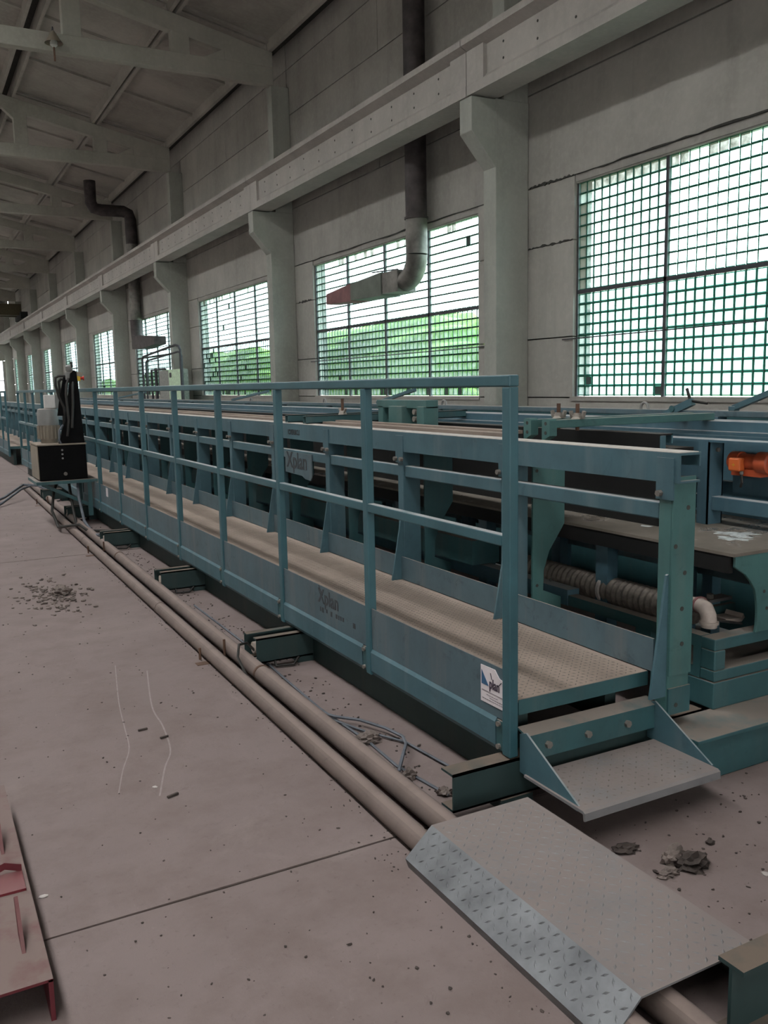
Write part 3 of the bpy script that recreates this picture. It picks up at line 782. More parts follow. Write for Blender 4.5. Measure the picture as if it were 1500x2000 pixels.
# ---- tread plate ramp over the pipes
t = thing('tread_ramp', (1.65, 1.97, 0), 'bent galvanised tread plate ramp covering the floor pipes', 'ramp')
yr0, yr1 = 1.475, 2.478
th = .006
p = obj('top_plate', MB().box(1.485, 1.90, yr0, yr1, .130-th, .130), 'galv_dusty', t)
obj('tread_lugs', lug_field(1.492, 1.895, yr0+.005, yr1-.005, .130, .0325, .0135), 'galv_dusty', p, kind='stuff')
sx0, sz0, sx1, sz1 = 1.485, .130, 1.378, .036
s_ = obj('slope_plate', MB().prism([(sx0, sz0), (sx1, sz1), (sx1+th, sz1-th*.6), (sx0, sz0-th*1.3)], 'Y', yr0, yr1), 'galv', t)
sl_len = math.hypot(sx0-sx1, sz0-sz1)
nx_, nz_ = -(sz0-sz1)/sl_len, (sx0-sx1)/sl_len
def on_slope(x, y, h):
    f = x/sl_len
    return (sx0+(sx1-sx0)*f+nx_*h, y, sz0+(sz1-sz0)*f+nz_*h)
obj('tread_lugs', lug_field(0, sl_len, yr0+.005, yr1-.005, 0, .0325, .0135, on_slope), 'galv', s_, kind='stuff')
obj('lower_lip', MB().prism([(sx1, sz1), (sx1+.012, 0), (sx1+.02, 0), (sx1+.008, sz1)], 'Y', yr0, yr1), 'galv', t)
obj('rear_leg', MB().box(1.893, 1.90, yr0, yr1, 0.0, .125), 'galv_dusty', t)

# ---- red steel frame at the lower left edge
t = thing('red_channel_frame', (.0, 2.6, 0), 'dusty red steel channel piece lying at the lower left corner', 'frame')
XRR = .212
obj('top_plate', MB().box(-.55, XRR, 2.30, 3.62, .112, .120), 'red', t)
obj('side_flange', MB().box(XRR-.012, XRR, 2.30, 3.62, 0, .118), 'red', t)
obj('side_flange', MB().box(-.55, -.538, 2.30, 3.62, 0, .118), 'red', t)
for y in (2.45, 3.05):
    obj('upright_fin', MB().prism([(y, .12), (y+.10, .12), (y+.16, .20), (y+.14, .215)], 'X', XRR-.06, XRR-.05), 'red', t)
obj('cross_angle', MB().box(-.5, XRR-.012, 2.78, 2.90, .12, .128), 'red_clean', t)
obj('cross_angle', MB().prism([(-.5, .125), (.10, .125), (.15, .145), (XRR-.012, .125), (XRR-.012, .15), (.15, .168), (.10, .15), (-.5, .15)], 'Y', 2.895, 2.905), 'red', t)

# ---- hydraulic power unit
t = thing('hydraulic_power_unit', (1.6, 11.6, .5), 'black hydraulic power unit with grey motor, hoses and tall black fin by the walkway', 'power unit')
tk = obj('tank', MB().box(1.345, 1.90, 11.30, 11.98, .575, 1.0), 'black', t, .01)
obj('dusty_lit_side', MB().box(1.336, 1.346, 11.32, 11.97, .59, .99), 'cream', t)  # pale panel: dust and light on the left face put into its colour
obj('tank_lid', MB().box(1.335, 1.91, 11.29, 11.99, 1.0, 1.015), 'cream', t)
obj('sight_plug', MB().tube([(1.64, 11.30, .65), (1.64, 11.285, .65)], .022, 10), 'bolt', tk)
for z in (.97, .92, .87): obj('plate_bolt', MB().tube([(1.62, 11.30, z-.03), (1.62, 11.292, z-.03)], .012, 8), 'grey', tk)
obj('shelf', MB().box(1.29, 2.0, 11.22, 12.05, .535, .572), 'teal_dark', t)
obj('shelf_leg', MB().box(1.88, 1.93, 11.25, 11.30, .12, .535), 'teal_dark', t)
obj('shelf_leg', MB().beam_between((1.36, 11.3, .535), (1.9, 11.3, .25), .04, .04), 'teal_dark', t)
obj('shelf_leg', MB().box(1.88, 1.93, 11.95, 12.0, .12, .535), 'teal_dark', t)
mo = obj('motor_body', MB().tube([(1.53, 11.66, 1.015), (1.53, 11.66, 1.06), (1.53, 11.66, 1.061), (1.53, 11.66, 1.235)], [.10, .10, .115, .115], 20), 'cream', t)
obj('motor_hood', MB().tube([(1.53, 11.66, 1.235), (1.53, 11.66, 1.39), (1.53, 11.66, 1.43), (1.53, 11.66, 1.44)], [.125, .125, .115, .09], 24), 'grey', t)
fins = MB()
for k in range(18):
    a = 2*PI*k/18
    c_, s2 = math.cos(a), math.sin(a)
    fins.beam_between((1.53+.13*c_, 11.66+.13*s2, 1.07), (1.53+.13*c_, 11.66+.13*s2, 1.23), .012, .012)
obj('cooling_fins', fins, 'cream', mo, kind='stuff')
bx = obj('terminal_box', MB().box(1.50, 1.62, 11.58, 11.72, 1.44, 1.605), 'white', t, .01)
obj('box_side', MB().box(1.62, 1.70, 11.60, 11.71, 1.44, 1.60), 'grey', bx)
# tall black tapering fin plate
fin = obj('fin_plate', MB().prism([(1.60, 1.015), (1.90, 1.015), (1.885, 1.3), (1.875, 1.6), (1.86, 1.88), (1.83, 1.90), (1.79, 1.86), (1.755, 1.62), (1.69, 1.3)], 'Y', 11.36, 11.44), 'black', t, .006)
obj('fin_plate', MB().prism([(1.62, 1.35), (1.72, 1.35), (1.76, 1.80), (1.72, 1.82), (1.67, 1.62)], 'Y', 11.46, 11.50), 'black', t)
obj('valve_block', MB().box(1.74, 1.83, 11.42, 11.52, 1.78, 1.88), 'grey', t, .01)
obj('valve_block', MB().beam_between((1.80, 11.40, 1.87), (1.93, 11.38, 1.84), .05, .05), 'cream', t)
obj('filter_cap', MB().tube([(1.79, 11.45, 1.88), (1.79, 11.45, 1.90), (1.79, 11.45, 1.945), (1.79, 11.45, 1.965)], [.03, .042, .042, .02], 14), 'grey', t)
obj('lever', MB().tube([(1.82, 11.42, 1.93), (1.815, 11.42, 2.0)], .014, 8), 'hose', t)
for pts in ([(1.74, 11.46, 1.83), (1.66, 11.46, 1.83), (1.625, 11.46, 1.81), (1.62, 11.46, 1.72), (1.65, 11.46, 1.58), (1.70, 11.46, 1.45), (1.71, 11.46, 1.2)],
            [(1.75, 11.50, 1.79), (1.69, 11.5, 1.79), (1.665, 11.5, 1.76), (1.67, 11.5, 1.64), (1.70, 11.5, 1.5), (1.69, 11.5, 1.1)],
            [(1.77, 11.4, 1.80), (1.735, 11.38, 1.72), (1.72, 11.36, 1.6), (1.73, 11.35, 1.3), (1.70, 11.35, 1.1)],
            [(1.82, 11.4, 1.82), (1.80, 11.35, 1.7), (1.79, 11.34, 1.5), (1.76, 11.34, 1.2)]):
    obj('hydraulic_hose', MB().tube(pts, .016, 8), 'hose', t)
obj('hydraulic_hose', MB().tube([(1.66, 11.36, 1.24), (1.61, 11.34, 1.18), (1.60, 11.34, 1.06), (1.62, 11.34, 1.015)], .012, 8), 'cable', t)
for pts, mt in (([(1.56, 11.5, .535), (1.50, 11.4, .42), (1.44, 11.2, .22), (1.46, 10.9, .06), (1.62, 10.4, .14), (1.75, 10.2, .03), (2.0, 10.1, .03)], 'hose'),
                ([(1.70, 11.5, .535), (1.69, 11.3, .3), (1.68, 11.0, .05), (1.75, 10.6, .03), (2.0, 10.4, .03)], 'hose'),
                ([(1.78, 11.35, .535), (1.76, 11.2, .35), (1.74, 10.8, .12), (1.72, 10.1, .06), (1.70, 9.62, .12)], 'cable')):
    obj('hydraulic_hose', MB().tube(pts, .017, 8), mt, t)
# emergency stop on the handrail near the unit
t = thing('emergency_stop', (2.0, 12.6, 1.72), 'yellow and red emergency stop button above the handrail by the power unit', 'button')
obj('box', MB().box(1.985, 2.055, 12.28, 12.34, 1.775, 1.85), 'yellow', t, .006)
obj('button', MB().tube([(2.055, 12.31, 1.812), (2.085, 12.31, 1.812), (2.10, 12.31, 1.812)], [.018, .018, .034], 14), 'redp', t)
obj('bracket', MB().box(2.0, 2.02, 12.30, 12.33, 1.676, 1.78), 'teal_post', t)
# hoses lying over the pipes far left
obj('loose_hose', MB().tube([(.6, 13.2, .03), (1.2, 14.6, .05), (1.55, 15.2, .17), (1.75, 15.0, .16), (1.95, 14.6, .05)], .02, 8), 'cable', label='grey hose looped over the far ends of the floor pipes', cat='hose')
obj('loose_hose', MB().tube([(.5, 12.2, .03), (1.1, 13.9, .04), (1.45, 14.6, .16), (1.6, 14.8, .18)], .017, 8), 'cable', label='thin hose crossing the floor to the far pipe ends', cat='hose')

# ---- mould bed behind the side frame
t = thing('mould_bed', (3.1, 2.62, .2), 'teal mould bed with oily steel table, base frame and end plate at right', 'mould')
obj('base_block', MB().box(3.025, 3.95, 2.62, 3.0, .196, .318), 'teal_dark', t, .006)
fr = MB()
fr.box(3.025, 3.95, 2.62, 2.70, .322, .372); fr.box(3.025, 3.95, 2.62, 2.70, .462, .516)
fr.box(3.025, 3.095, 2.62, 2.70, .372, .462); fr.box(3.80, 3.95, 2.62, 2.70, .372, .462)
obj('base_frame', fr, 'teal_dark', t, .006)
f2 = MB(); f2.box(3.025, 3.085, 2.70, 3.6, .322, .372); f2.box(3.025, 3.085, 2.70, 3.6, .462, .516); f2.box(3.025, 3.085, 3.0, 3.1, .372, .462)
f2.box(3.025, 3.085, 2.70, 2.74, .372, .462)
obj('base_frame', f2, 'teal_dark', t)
arc = [(3.27, .55), (3.272, .60), (3.265, .66), (3.25, .715), (3.22, .755), (3.185, .79), (3.14, .815), (3.118, .83)]
obj('end_plate', MB().prism([(3.262, .516), (3.95, .516), (3.95, .88), (3.118, .88)] + arc[::-1], 'Y', 2.605, 2.62), 'green', t, .003)
hl = MB()
for x, z in ((3.31, .70), (3.33, .62), (3.36, .78)): hl.tube([(x, 2.6035, z), (x, 2.6055, z)], .008, 8)
obj('bolt_hole', hl, 'joint', t, kind='stuff')
obj('table_plate', MB().box(3.10, 3.98, 2.60, 19.0, .878, .892), 'table', t)
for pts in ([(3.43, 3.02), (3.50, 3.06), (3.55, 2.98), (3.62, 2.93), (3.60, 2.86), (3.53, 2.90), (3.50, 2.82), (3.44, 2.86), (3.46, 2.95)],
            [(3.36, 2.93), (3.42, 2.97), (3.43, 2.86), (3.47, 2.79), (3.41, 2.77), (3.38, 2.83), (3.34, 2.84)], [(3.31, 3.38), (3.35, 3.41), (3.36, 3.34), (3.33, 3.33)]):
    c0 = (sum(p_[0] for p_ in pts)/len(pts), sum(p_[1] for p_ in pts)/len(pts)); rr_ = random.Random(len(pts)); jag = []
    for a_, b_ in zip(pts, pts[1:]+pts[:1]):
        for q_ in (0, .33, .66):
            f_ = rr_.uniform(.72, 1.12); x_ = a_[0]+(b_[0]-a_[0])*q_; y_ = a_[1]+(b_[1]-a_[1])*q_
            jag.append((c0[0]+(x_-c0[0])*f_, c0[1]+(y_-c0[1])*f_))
    obj('pale_patch', MB().prism(jag, 'Z', .892, .8935), 'lime', t, label='irregular whitish patch')  # thin jagged whitish shapes laid on the table top
obj('table_edge', MB().box(3.105, 3.13, 2.63, 19.0, .80, .878), 'dark_steel', t)
for k in range(15):
    y = 3.45+k*1.1
    obj('table_leg', MB().box(3.16, 3.23, y, y+.09, .2, .80), 'blue', t)
    obj('table_leg', MB().box(3.75, 3.82, y, y+.09, .2, .80), 'blue', t)
obj('lit_strip', MB().box(3.86, 3.92, 2.8, 19, .56, .70), 'skirt', t)  # added strip; its lit look is put into the lighter colour
obj('floor_beam', MB().box(3.02, 3.10, 3.6, 19.0, .46, .545), 'blue', t)
obj('floor_beam', MB().box(2.95, 3.15, 4.4, 19.0, .55, .70), 'teal_dark', t)
for k in range(15):
    y = 3.655+k*1.1
    arc2 = [(2.845, .54), (2.848, .62), (2.862, .70), (2.885, .77), (2.93, .84), (3.02, .90)]
    pb = obj('bulkhead', MB().prism([(2.83, .20), (3.02, .20), (3.02, .5), (2.90, .55), (2.905, .66), (2.94, .76), (3.02, .87), (3.04, .9), (3.04, 1.30), (2.83, 1.30)], 'Y', y, y+.012), 'green' if k == 0 else 'teal_dark', t)
hl = MB()
for x, z in ((2.855, 1.19), (2.955, 1.20), (2.86, .58), (2.95, .60)): hl.tube([(x, 3.6535, z), (x, 3.6555, z)], .009, 8)
obj('bolt_hole', hl, 'joint', t, kind='stuff')
# dark inner form panel, section visible at its near end
t2 = thing('form_wall', (3.38, 3.32, .9), 'dark steel form panel with flanged top standing above the mould table', 'form wall')
obj('plate', MB().box(3.38, 3.39, 3.32, 19.0, .93, 1.362), 'dark_steel', t2)
obj('top_flange', MB().box(3.38, 3.47, 3.32, 19.0, 1.362, 1.37), 'dark_steel', t2)
obj('lip', MB().box(3.462, 3.47, 3.32, 19.0, 1.32, 1.37), 'teal', t2)
obj('end_angle', MB().box(3.38, 3.41, 3.31, 3.32, 1.15, 1.362), 'teal', t2)
obj('bearing_block', MB().box(3.40, 3.60, 3.30, 3.5, 1.24, 1.295), 'dark_steel', t2)
obj('bottom_foot', MB().box(3.38, 3.43, 3.32, 19.0, .893, .93), 'dark_steel', t2)
# dusty flat bars lying between side frame and form panel
fb = [('flat dusty bar lying behind the side frame top rail', 2.86, 1.372, 3.95), ('second flat dusty bar lying beside the form panel top', 2.97, 1.380, 4.02)]
for lab, x, z, ya in fb:
    tt = thing('form_bar', (x, ya, z), lab, 'bar')
    obj('flat_bar', MB().box(x, x+.07, ya, 18.8, z-.02, z), 'deck', tt)
    br = MB()
    for k in range(14): br.box(x+.01, x+.06, 4.1+k*1.1, 4.14+k*1.1, 1.30, z-.02)
    obj('bar_seat', br, 'teal_dark', tt, kind='stuff')
obj('seat_rail', MB().box(2.83, 3.05, 3.67, 18.9, 1.285, 1.30), 'teal_dark', t)
# wrapped hose and elbow fitting below the table
t3 = thing('wrapped_pipe', (3.2, 3.0, .55), 'ribbed wrapped pipe with pale elbow below the mould table', 'pipe')
pts = [(3.215, 4.2-.02*i, .545) for i in range(60)]
rr = [.066 if i % 2 else .073 for i in range(60)]
obj('ribbed_sleeve', MB().tube(pts, rr, 20), 'mesh_hose', t3)
obj('tape_band', MB().tube([(3.215, 3.52, .545), (3.215, 3.50, .545)], .077, 20), 'chip', t3)
obj('ribbed_sleeve', MB().tube([(3.21, 3.0-.02*i, .55) for i in range(6)], [.055 if i % 2 else .062 for i in range(6)], 18), 'mesh_hose', t3)
obj('elbow', MB().tube([(3.20, 2.93, .59), (3.19, 2.86, .60), (3.175, 2.81, .595), (3.165, 2.785, .57), (3.16, 2.775, .53), (3.16, 2.775, .517)], .036, 18), 'plastic', t3)
obj('collar', MB().tube([(3.16, 2.775, .545), (3.16, 2.775, .532)], .043, 18), 'plastic', t3)
obj('collar', MB().tube([(3.192, 2.865, .60), (3.189, 2.852, .60)], .041, 18), 'duct_red', t3)
t4 = thing('clamp_plate', (3.3, 2.8, .53), 'dusty clamp plate with bolt and half shell beside the elbow', 'clamp')
obj('plate', MB().box(3.24, 3.48, 2.92, 2.99, .575, .59), 'galv_dusty', t4)
obj('bolt', MB().tube([(3.36, 2.95, .59), (3.36, 2.95, .612)], .018, 6), 'bolt', t4)
obj('bar', MB().box(3.26, 3.48, 2.90, 2.93, .517, .562), 'teal_dark', t4)
obj('half_shell', MB().prism([(3.25, .545), (3.27, .525), (3.36, .518), (3.38, .535), (3.37, .555), (3.36, .535), (3.28, .54)], 'Y', 2.76, 2.86), 'plastic', t4)
obj('strap', MB().beam_between((3.18, 2.775, .548), (3.31, 2.72, .525), .02, .008), 'dark_steel', t4)

# ---- rear side frame, vibrator motor, rear rails
XB = 3.63
t = thing('rear_side_frame', (XB, 3.2, .89), 'blue rear side frame standing on the mould table', 'frame')
obj('top_flange', MB().box(XB, XB+.12, 2.4, 19, 1.322, 1.334), 'blue', t)
obj('rail', MB().box(XB+.17, XB+.21, 2.4, 19, 1.03, 1.105), 'blue', t)
obj('rail', MB().box(XB+.03, XB+.09, 2.4, 3.24, .965, 1.038), 'blue', t, .004)
obj('rail', MB().box(XB+.03, XB+.09, 3.34, 19, .965, 1.038), 'blue', t, .004)
obj('back_sheet', MB().box(XB+.36, XB+.37, 2.4, 19, .892, 1.33), 'blue', t)
for k in range(15):
    y = 3.225+k*1.1
    c = MB(); c.box(XB, XB+.11, y, y+.008, .892, 1.322); c.box(XB, XB+.008, y, y+.07, .892, 1.322); c.box(XB+.102, XB+.11, y, y+.07, .892, 1.322)
    obj('post', c, 'blue', t)
obj('bolt', MB().tube([(XB+.06, 3.226, 1.28), (XB+.06, 3.212, 1.28)], .012, 6), 'bolt', t)
t = thing('vibrator_motor', (3.78, 3.1, 1.10), 'orange electric vibrator motor bolted to the blue rear frame', 'motor')
xm, zm = XB+.10, 1.225
obj('body', MB().tube([(xm, 2.985, zm), (xm, 3.13, zm)], .042, 24), 'orange', t)
obj('end_cap', MB().tube([(xm, 2.918, zm), (xm, 2.925, zm), (xm, 2.99, zm)], [.048, .056, .056], 24), 'orange', t)
obj('end_cap', MB().tube([(xm, 3.10, zm), (xm, 3.155, zm), (xm, 3.165, zm)], [.050, .050, .04], 24), 'orange', t)
tb = obj('terminal_box', MB().box(xm-.075, xm-.03, 3.055, 3.125, zm-.045, zm+.022), 'orange2', t, .008)
obj('cable_gland', MB().tube([(xm-.05, 3.06, zm-.045), (xm-.05, 3.06, zm-.06)], .010, 8), 'bolt', t)
obj('cable', MB().tube([(xm-.05, 3.06, zm-.06), (xm-.05, 3.055, zm-.10), (xm-.04, 3.07, zm-.125)], .007, 8), 'hose', t)
obj('terminal_mark', MB().box(xm-.0765, xm-.0745, 3.08, 3.10, zm-.014, zm-.011), 'yellow', tb)
obj('terminal_mark', MB().box(xm-.0765, xm-.0745, 3.0885, 3.0915, zm-.021, zm-.004), 'yellow', tb)
obj('foot', MB().box(xm-.03, xm+.09, 2.96, 3.14, zm-.07, zm-.035), 'orange', t)
obj('mount_plate', MB().box(XB+.155, XB+.17, 2.9, 3.2, 1.05, 1.32), 'blue', t)

t = thing('rear_guide_beam', (4.3, 2.4, 1.25), 'blue lipped guide beam running behind the form', 'beam')
obj('channel', MB().prism([(4.20, 1.34), (4.20, 1.395), (4.23, 1.400), (4.34, 1.400), (4.34, 1.25), (4.17, 1.25), (4.17, 1.30), (4.15, 1.34)], 'Y', 1.6, 30), 'blue', t)
obj('lower_lip', MB().box(4.14, 4.17, 1.6, 30, 1.288, 1.338), 'blue', t)
t = thing('rear_box_beam', (4.45, 2.4, 1.40), 'grey box beam with lifting eyes at the back of the machine', 'beam')
obj('box', MB().box(4.42, 4.56, 1.6, 30, 1.41, 1.447), 'skirt', t, .004)
obj('rear_sheet', MB().box(4.60, 4.61, 1.6, 30, .02, 1.41), 'teal_dark', t)
for y in (4.52, 7.1, 7.5, 9.8, 12.4):
    obj('lifting_eye', MB().tube([(4.45, y+.035*math.cos(a*PI/8), 1.447+.045*math.sin(a*PI/8)) for a in range(9)], .010, 8), 'grey', t)
for k in range(20):
    obj('stanchion', MB().box(4.40, 4.48, 2.4+k*1.45, 2.48+k*1.45, 0, 1.41), 'blue', t)

# ---- cross clamps on top of the form
def clamp(y, lab, x0=3.0, x1=4.25, holes=True):
    t = thing('cross_clamp', (x0, y, 1.40), lab, 'clamp', 'cross clamps')
    obj('arm', MB().box(x0+.03, x1, y, y+.055, 1.40, 1.443), 'green', t, .004)
    b = obj('end_bracket', MB().prism([(y-.005, 1.36), (y+.060, 1.33), (y+.060, 1.44), (y+.05, 1.45), (y+.005, 1.45), (y-.005, 1.44)], 'X', x0, x0+.05), 'green', t)
    h = MB()
    for z in (1.425, 1.375): h.tube([(x0-.0015, y+.028, z), (x0+.001, y+.028, z)], .010, 10)
    obj('hole', h, 'joint', b, kind='stuff')
    xr = x0+.22
    obj('threaded_rod', MB().tube([(xr, y+.03, 1.38), (xr, y+.03, 1.525)], .011, 10), 'rust', t)
    wn_ = MB().tube([(xr, y+.03, 1.443), (xr, y+.03, 1.455), (xr, y+.03, 1.475)], [.035, .022, .02], 12)
    for s in (-1, 1):
        wn_.beam_between((xr-.0*s, y+.03+.015*s, 1.45), (xr, y+.03+.045*s, 1.455), .018, .016)
        wn_.beam_between((xr, y+.03+.043*s, 1.448), (xr, y+.03+.055*s, 1.485), .018, .014)
    obj('wing_nut', wn_, 'wing', t)
    return t
clamp(3.74, 'right one of the two teal cross clamps with wing nuts by the end post')
clamp(3.90, 'left one of the two teal cross clamps with wing nuts by the end post')
# pair of square tube clamp bars farther on
for i, (y, lab) in enumerate(((6.35, 'open ended square tube bar, nearer of the pair across the form'), (6.72, 'open ended square tube bar, farther of the pair across the form'))):
    t = thing('clamp_tube', (2.86, y, 1.36), lab, 'bar', 'square tube bars')
    mb = MB(); a, b = y, y+.06
    mb.box(2.72, 4.2, a, a+.006, 1.36, 1.42); mb.box(2.72, 4.2, b-.006, b, 1.36, 1.42); mb.box(2.72, 4.2, a, b, 1.36, 1.366); mb.box(2.72, 4.2, a, b, 1.414, 1.42)
    obj('tube', mb, 'teal_dark', t)
    if i == 0:
        x = 3.05
        obj('threaded_rod', MB().tube([(x, y+.03, 1.42), (x, y+.03, 1.545)], .012, 10), 'rust', t)
        wn_ = MB().tube([(x, y+.03, 1.42), (x, y+.03, 1.45)], [.035, .025], 12)
        for s in (-1, 1): wn_.beam_between((x, y+.03+.02*s, 1.43), (x, y+.03+.06*s, 1.47), .016, .014)
        obj('wing_nut', wn_, 'wing', t)
t = thing('clamp_yoke', (3.2, 5.5, 1.32), 'chunky green yoke bracket standing across the form beyond the handrail', 'bracket')
obj('cross_head', MB().box(3.20, 3.30, 5.34, 6.08, 1.475, 1.535), 'green', t, .004)
obj('leg', MB().box(3.18, 3.30, 5.34, 5.44, 1.335, 1.49), 'green', t, .004)
obj('leg', MB().box(3.16, 3.30, 5.62, 5.82, 1.33, 1.49), 'green', t, .004)
obj('leg', MB().box(3.20, 3.30, 5.98, 6.06, 1.33, 1.49), 'green', t, .004)
for z in (1.40, 1.45): obj('pin', MB().tube([(3.19, 5.50, z), (3.25, 5.50, z)], .020, 12), 'wing', t)
# levers on the rear box beam
t = thing('locking_lever', (4.45, 4.2, 1.44), 'tilted teal locking lever with rod handle below the near window', 'lever')
obj('arm', MB().beam_between((4.40, 4.30, 1.405), (4.45, 4.10, 1.50), .05, .045), 'teal', t)
obj('pivot', MB().tube([(4.39, 4.22, 1.455), (4.47, 4.22, 1.455)], .022, 12), 'teal_dark', t)
obj('handle', MB().tube([(4.45, 4.115, 1.50), (4.45, 4.15, 1.585)], .010, 8), 'hose', t)
obj('handle', MB().tube([(4.45, 4.11, 1.505), (4.45, 3.98, 1.49)], .008, 8), 'dark_steel', t)
t = thing('support_arm', (4.45, 3.75, 1.44), 'pale teal square arm rising to the right edge below the near window', 'arm')
obj('foot', MB().box(4.43, 4.48, 3.755, 3.80, 1.447, 1.475), 'teal', t, .003)
obj('arm', MB().beam_between((4.455, 3.775, 1.465), (4.455, 3.40, 1.60), .04, .032), 'teal', t)
for i, (y, dy, lab) in enumerate(((8.4, -.75, 'grey arm leaning over the rear beam before the second window'), (13.2, -1.5, 'grey arm leaning over the rear beam before the third window'), (21.5, -2.6, 'grey arm leaning over the rear beam before the fourth window'))):
    t = thing('support_arm', (4.45, y, 1.44), lab, 'arm', 'arms on the rear beam')
    obj('foot', MB().box(4.43, 4.48, y-.02, y+.03, 1.447, 1.475), 'teal', t)
    obj('arm', MB().beam_between((4.455, y, 1.465), (4.455, y+dy, 1.59), .04, .03), 'teal', t)

# ================================================================== SERVICES ON THE WALL
def ring(c, r, axis, n=24):
    return None
# warm air duct near: straight drop, elbow, rectangular nozzle along the wall
t = thing('air_duct', (10.8, 18.4, 4.0), 'stained round air duct with elbow and rusty rectangular nozzle before the second window', 'duct')
xd, yd, rd = 10.84, 18.42, .25
obj('drop_pipe', MB().tube([(xd, yd, 5.45), (xd, yd, 11.6)], rd, 28), 'duct_dark', t)
obj('lower_pipe', MB().tube([(xd, yd, 4.65), (xd, yd, 5.45)], rd+.004, 28), 'duct', t)
obj('seam_ring', MB().tube([(xd, yd, 5.44), (xd, yd, 5.49)], rd+.03, 28), 'duct_dark', t)
el = [(xd, yd+.55*(1-math.cos(a)), 4.65-.55*math.sin(a)) for a in [PI/2*i/6 for i in range(7)]]
o = obj('elbow', MB().tube(el, rd+.002, 28), 'duct', t)
def rect_duct(y0, y1, w0, w1, h0a, h0b, h1a, h1b):
    mb = MB()
    return mb.add([(xd-w0, y0, h0a), (xd+w0, y0, h0a), (xd+w0, y0, h0b), (xd-w0, y0, h0b), (xd-w1, y1, h1a), (xd+w1, y1, h1a), (xd+w1, y1, h1b), (xd-w1, y1, h1b)],
                  [(3,2,1,0),(4,5,6,7),(0,1,5,4),(1,2,6,5),(2,3,7,6),(3,0,4,7)])
obj('transition', rect_duct(yd+.5, yd+1.3, .25, .25, 3.85, 4.36, 3.86, 4.36), 'duct', t)
obj('nozzle_body', rect_duct(yd+1.3, yd+3.0, .28, .28, 3.82, 4.38, 3.86, 4.28), 'duct_green', t)
obj('nozzle_tip', rect_duct(yd+3.0, yd+4.7, .28, .2, 3.84, 4.29, 3.90, 4.18), 'duct_red', t)
obj('bracket', MB().beam_between((xd, yd+1.9, 4.35), (xd+.38, yd+2.4, 4.55), .03, .03), 'frame', t)
obj('bracket', MB().beam_between((xd+.38, yd+1.6, 4.52), (xd+.38, yd+3.0, 4.6), .03, .03), 'frame', t)
# second duct farther on
t = thing('air_duct', (10.75, 47, 4.0), 'far stained air duct bent under the roof, with dark nozzle below', 'duct')
obj('drop_pipe', MB().tube([(10.87, 47.2, 4.75), (10.87, 47.2, 9.0)], .29, 20), 'duct', t)
obj('upper_pipe', MB().tube([(10.87, 47.2, 9.0), (10.87, 47.2, 10.2), (10.80, 47.25, 10.5), (10.55, 47.3, 10.62), (9.5, 47.35, 10.62), (9.15, 47.4, 10.7), (9.0, 47.4, 10.95), (9.0, 47.4, 12.0)], .29, 20), 'duct_dark', t)
obj('elbow', MB().tube([(10.87, 47.2, 5.2), (10.87, 47.2, 4.6), (10.85, 47.0, 4.2), (10.8, 46.6, 4.02), (10.75, 46.2, 4.0)], .31, 20), 'duct_dark', t)
obj('nozzle', MB().prism([(46.4, 3.68), (44.4, 3.62), (41.8, 3.72), (41.8, 4.08), (44.4, 4.26), (46.4, 4.34)], 'X', 10.4, 10.95), 'duct_dark', t)
# conduit loop and control cabinet by the third column
t = thing('control_cabinet', (10.0, 37.0, 0), 'pale green control cabinet with dark latch beyond the handrail', 'cabinet')
obj('body', MB().box(9.98, 10.35, 36.3, 39.6, 1.0, 2.45), 'cabinet_side', t)
obj('door', MB().box(9.955, 9.98, 35.9, 37.9, 1.0, 2.45), 'cabinet', t)
obj('latch', MB().box(9.93, 9.955, 37.45, 37.7, 2.12, 2.32), 'frame', t)
obj('stand', MB().box(10.0, 10.3, 36.6, 39.2, 0, 1.0), 'cabinet_side', t)
t = thing('conduit_loop', (10.0, 38, 1), 'dark conduit pipes looping over the pale green cabinet', 'pipe')
obj('conduit', MB().tube([(9.9, 42.2, 1.0), (9.9, 42.2, 3.05), (9.9, 42.0, 3.15), (9.9, 36.4, 3.42), (9.9, 35.9, 3.35), (9.9, 35.7, 3.2), (9.9, 35.7, 1.0)], .05, 8), 'frame', t)
obj('conduit', MB().tube([(10.0, 42.0, 1.0), (10.0, 42.0, 2.85), (10.0, 41.8, 2.95), (10.0, 36.4, 3.15), (10.0, 36.1, 3.1), (10.0, 35.9, 2.95), (10.0, 35.9, 1.0)], .04, 8), 'frame', t)
obj('conduit', MB().tube([(10.0, 41.0, 1.0), (10.0, 41.0, 2.5), (10.0, 38.6, 2.5)], .05, 8), 'frame', t)
obj('conduit', MB().tube([(10.0, 40.2, 1.0), (10.0, 40.2, 2.55)], .07, 8), 'frame', t)
# hanging lamp below the second girder
t = thing('pendant_lamp', (4.3, 26.5, 10.6), 'old pendant lamp with enamel shade hanging at the upper left', 'lamp')
obj('shade', MB().tube([(4.32, 26.4, 11.22), (4.32, 26.4, 11.12), (4.32, 26.4, 11.0), (4.32, 26.4, 10.9)], [.03, .10, .17, .24], 20, False), 'cream', t)
obj('bulb', MB().tube([(4.32, 26.4, 11.0), (4.32, 26.4, 10.93), (4.32, 26.4, 10.85), (4.32, 26.4, 10.8)], [.05, .10, .10, .04], 14), 'lamp_glass', t)
obj('rod', MB().tube([(4.32, 26.4, 11.2), (4.32, 26.45, 11.32), (4.32, 26.71, 11.2)], .02, 8), 'frame', t)
obj('guard_hook', MB().tube([(4.32, 26.4, 10.8), (4.32, 26.4, 10.45)], .025, 8), 'rust', t)

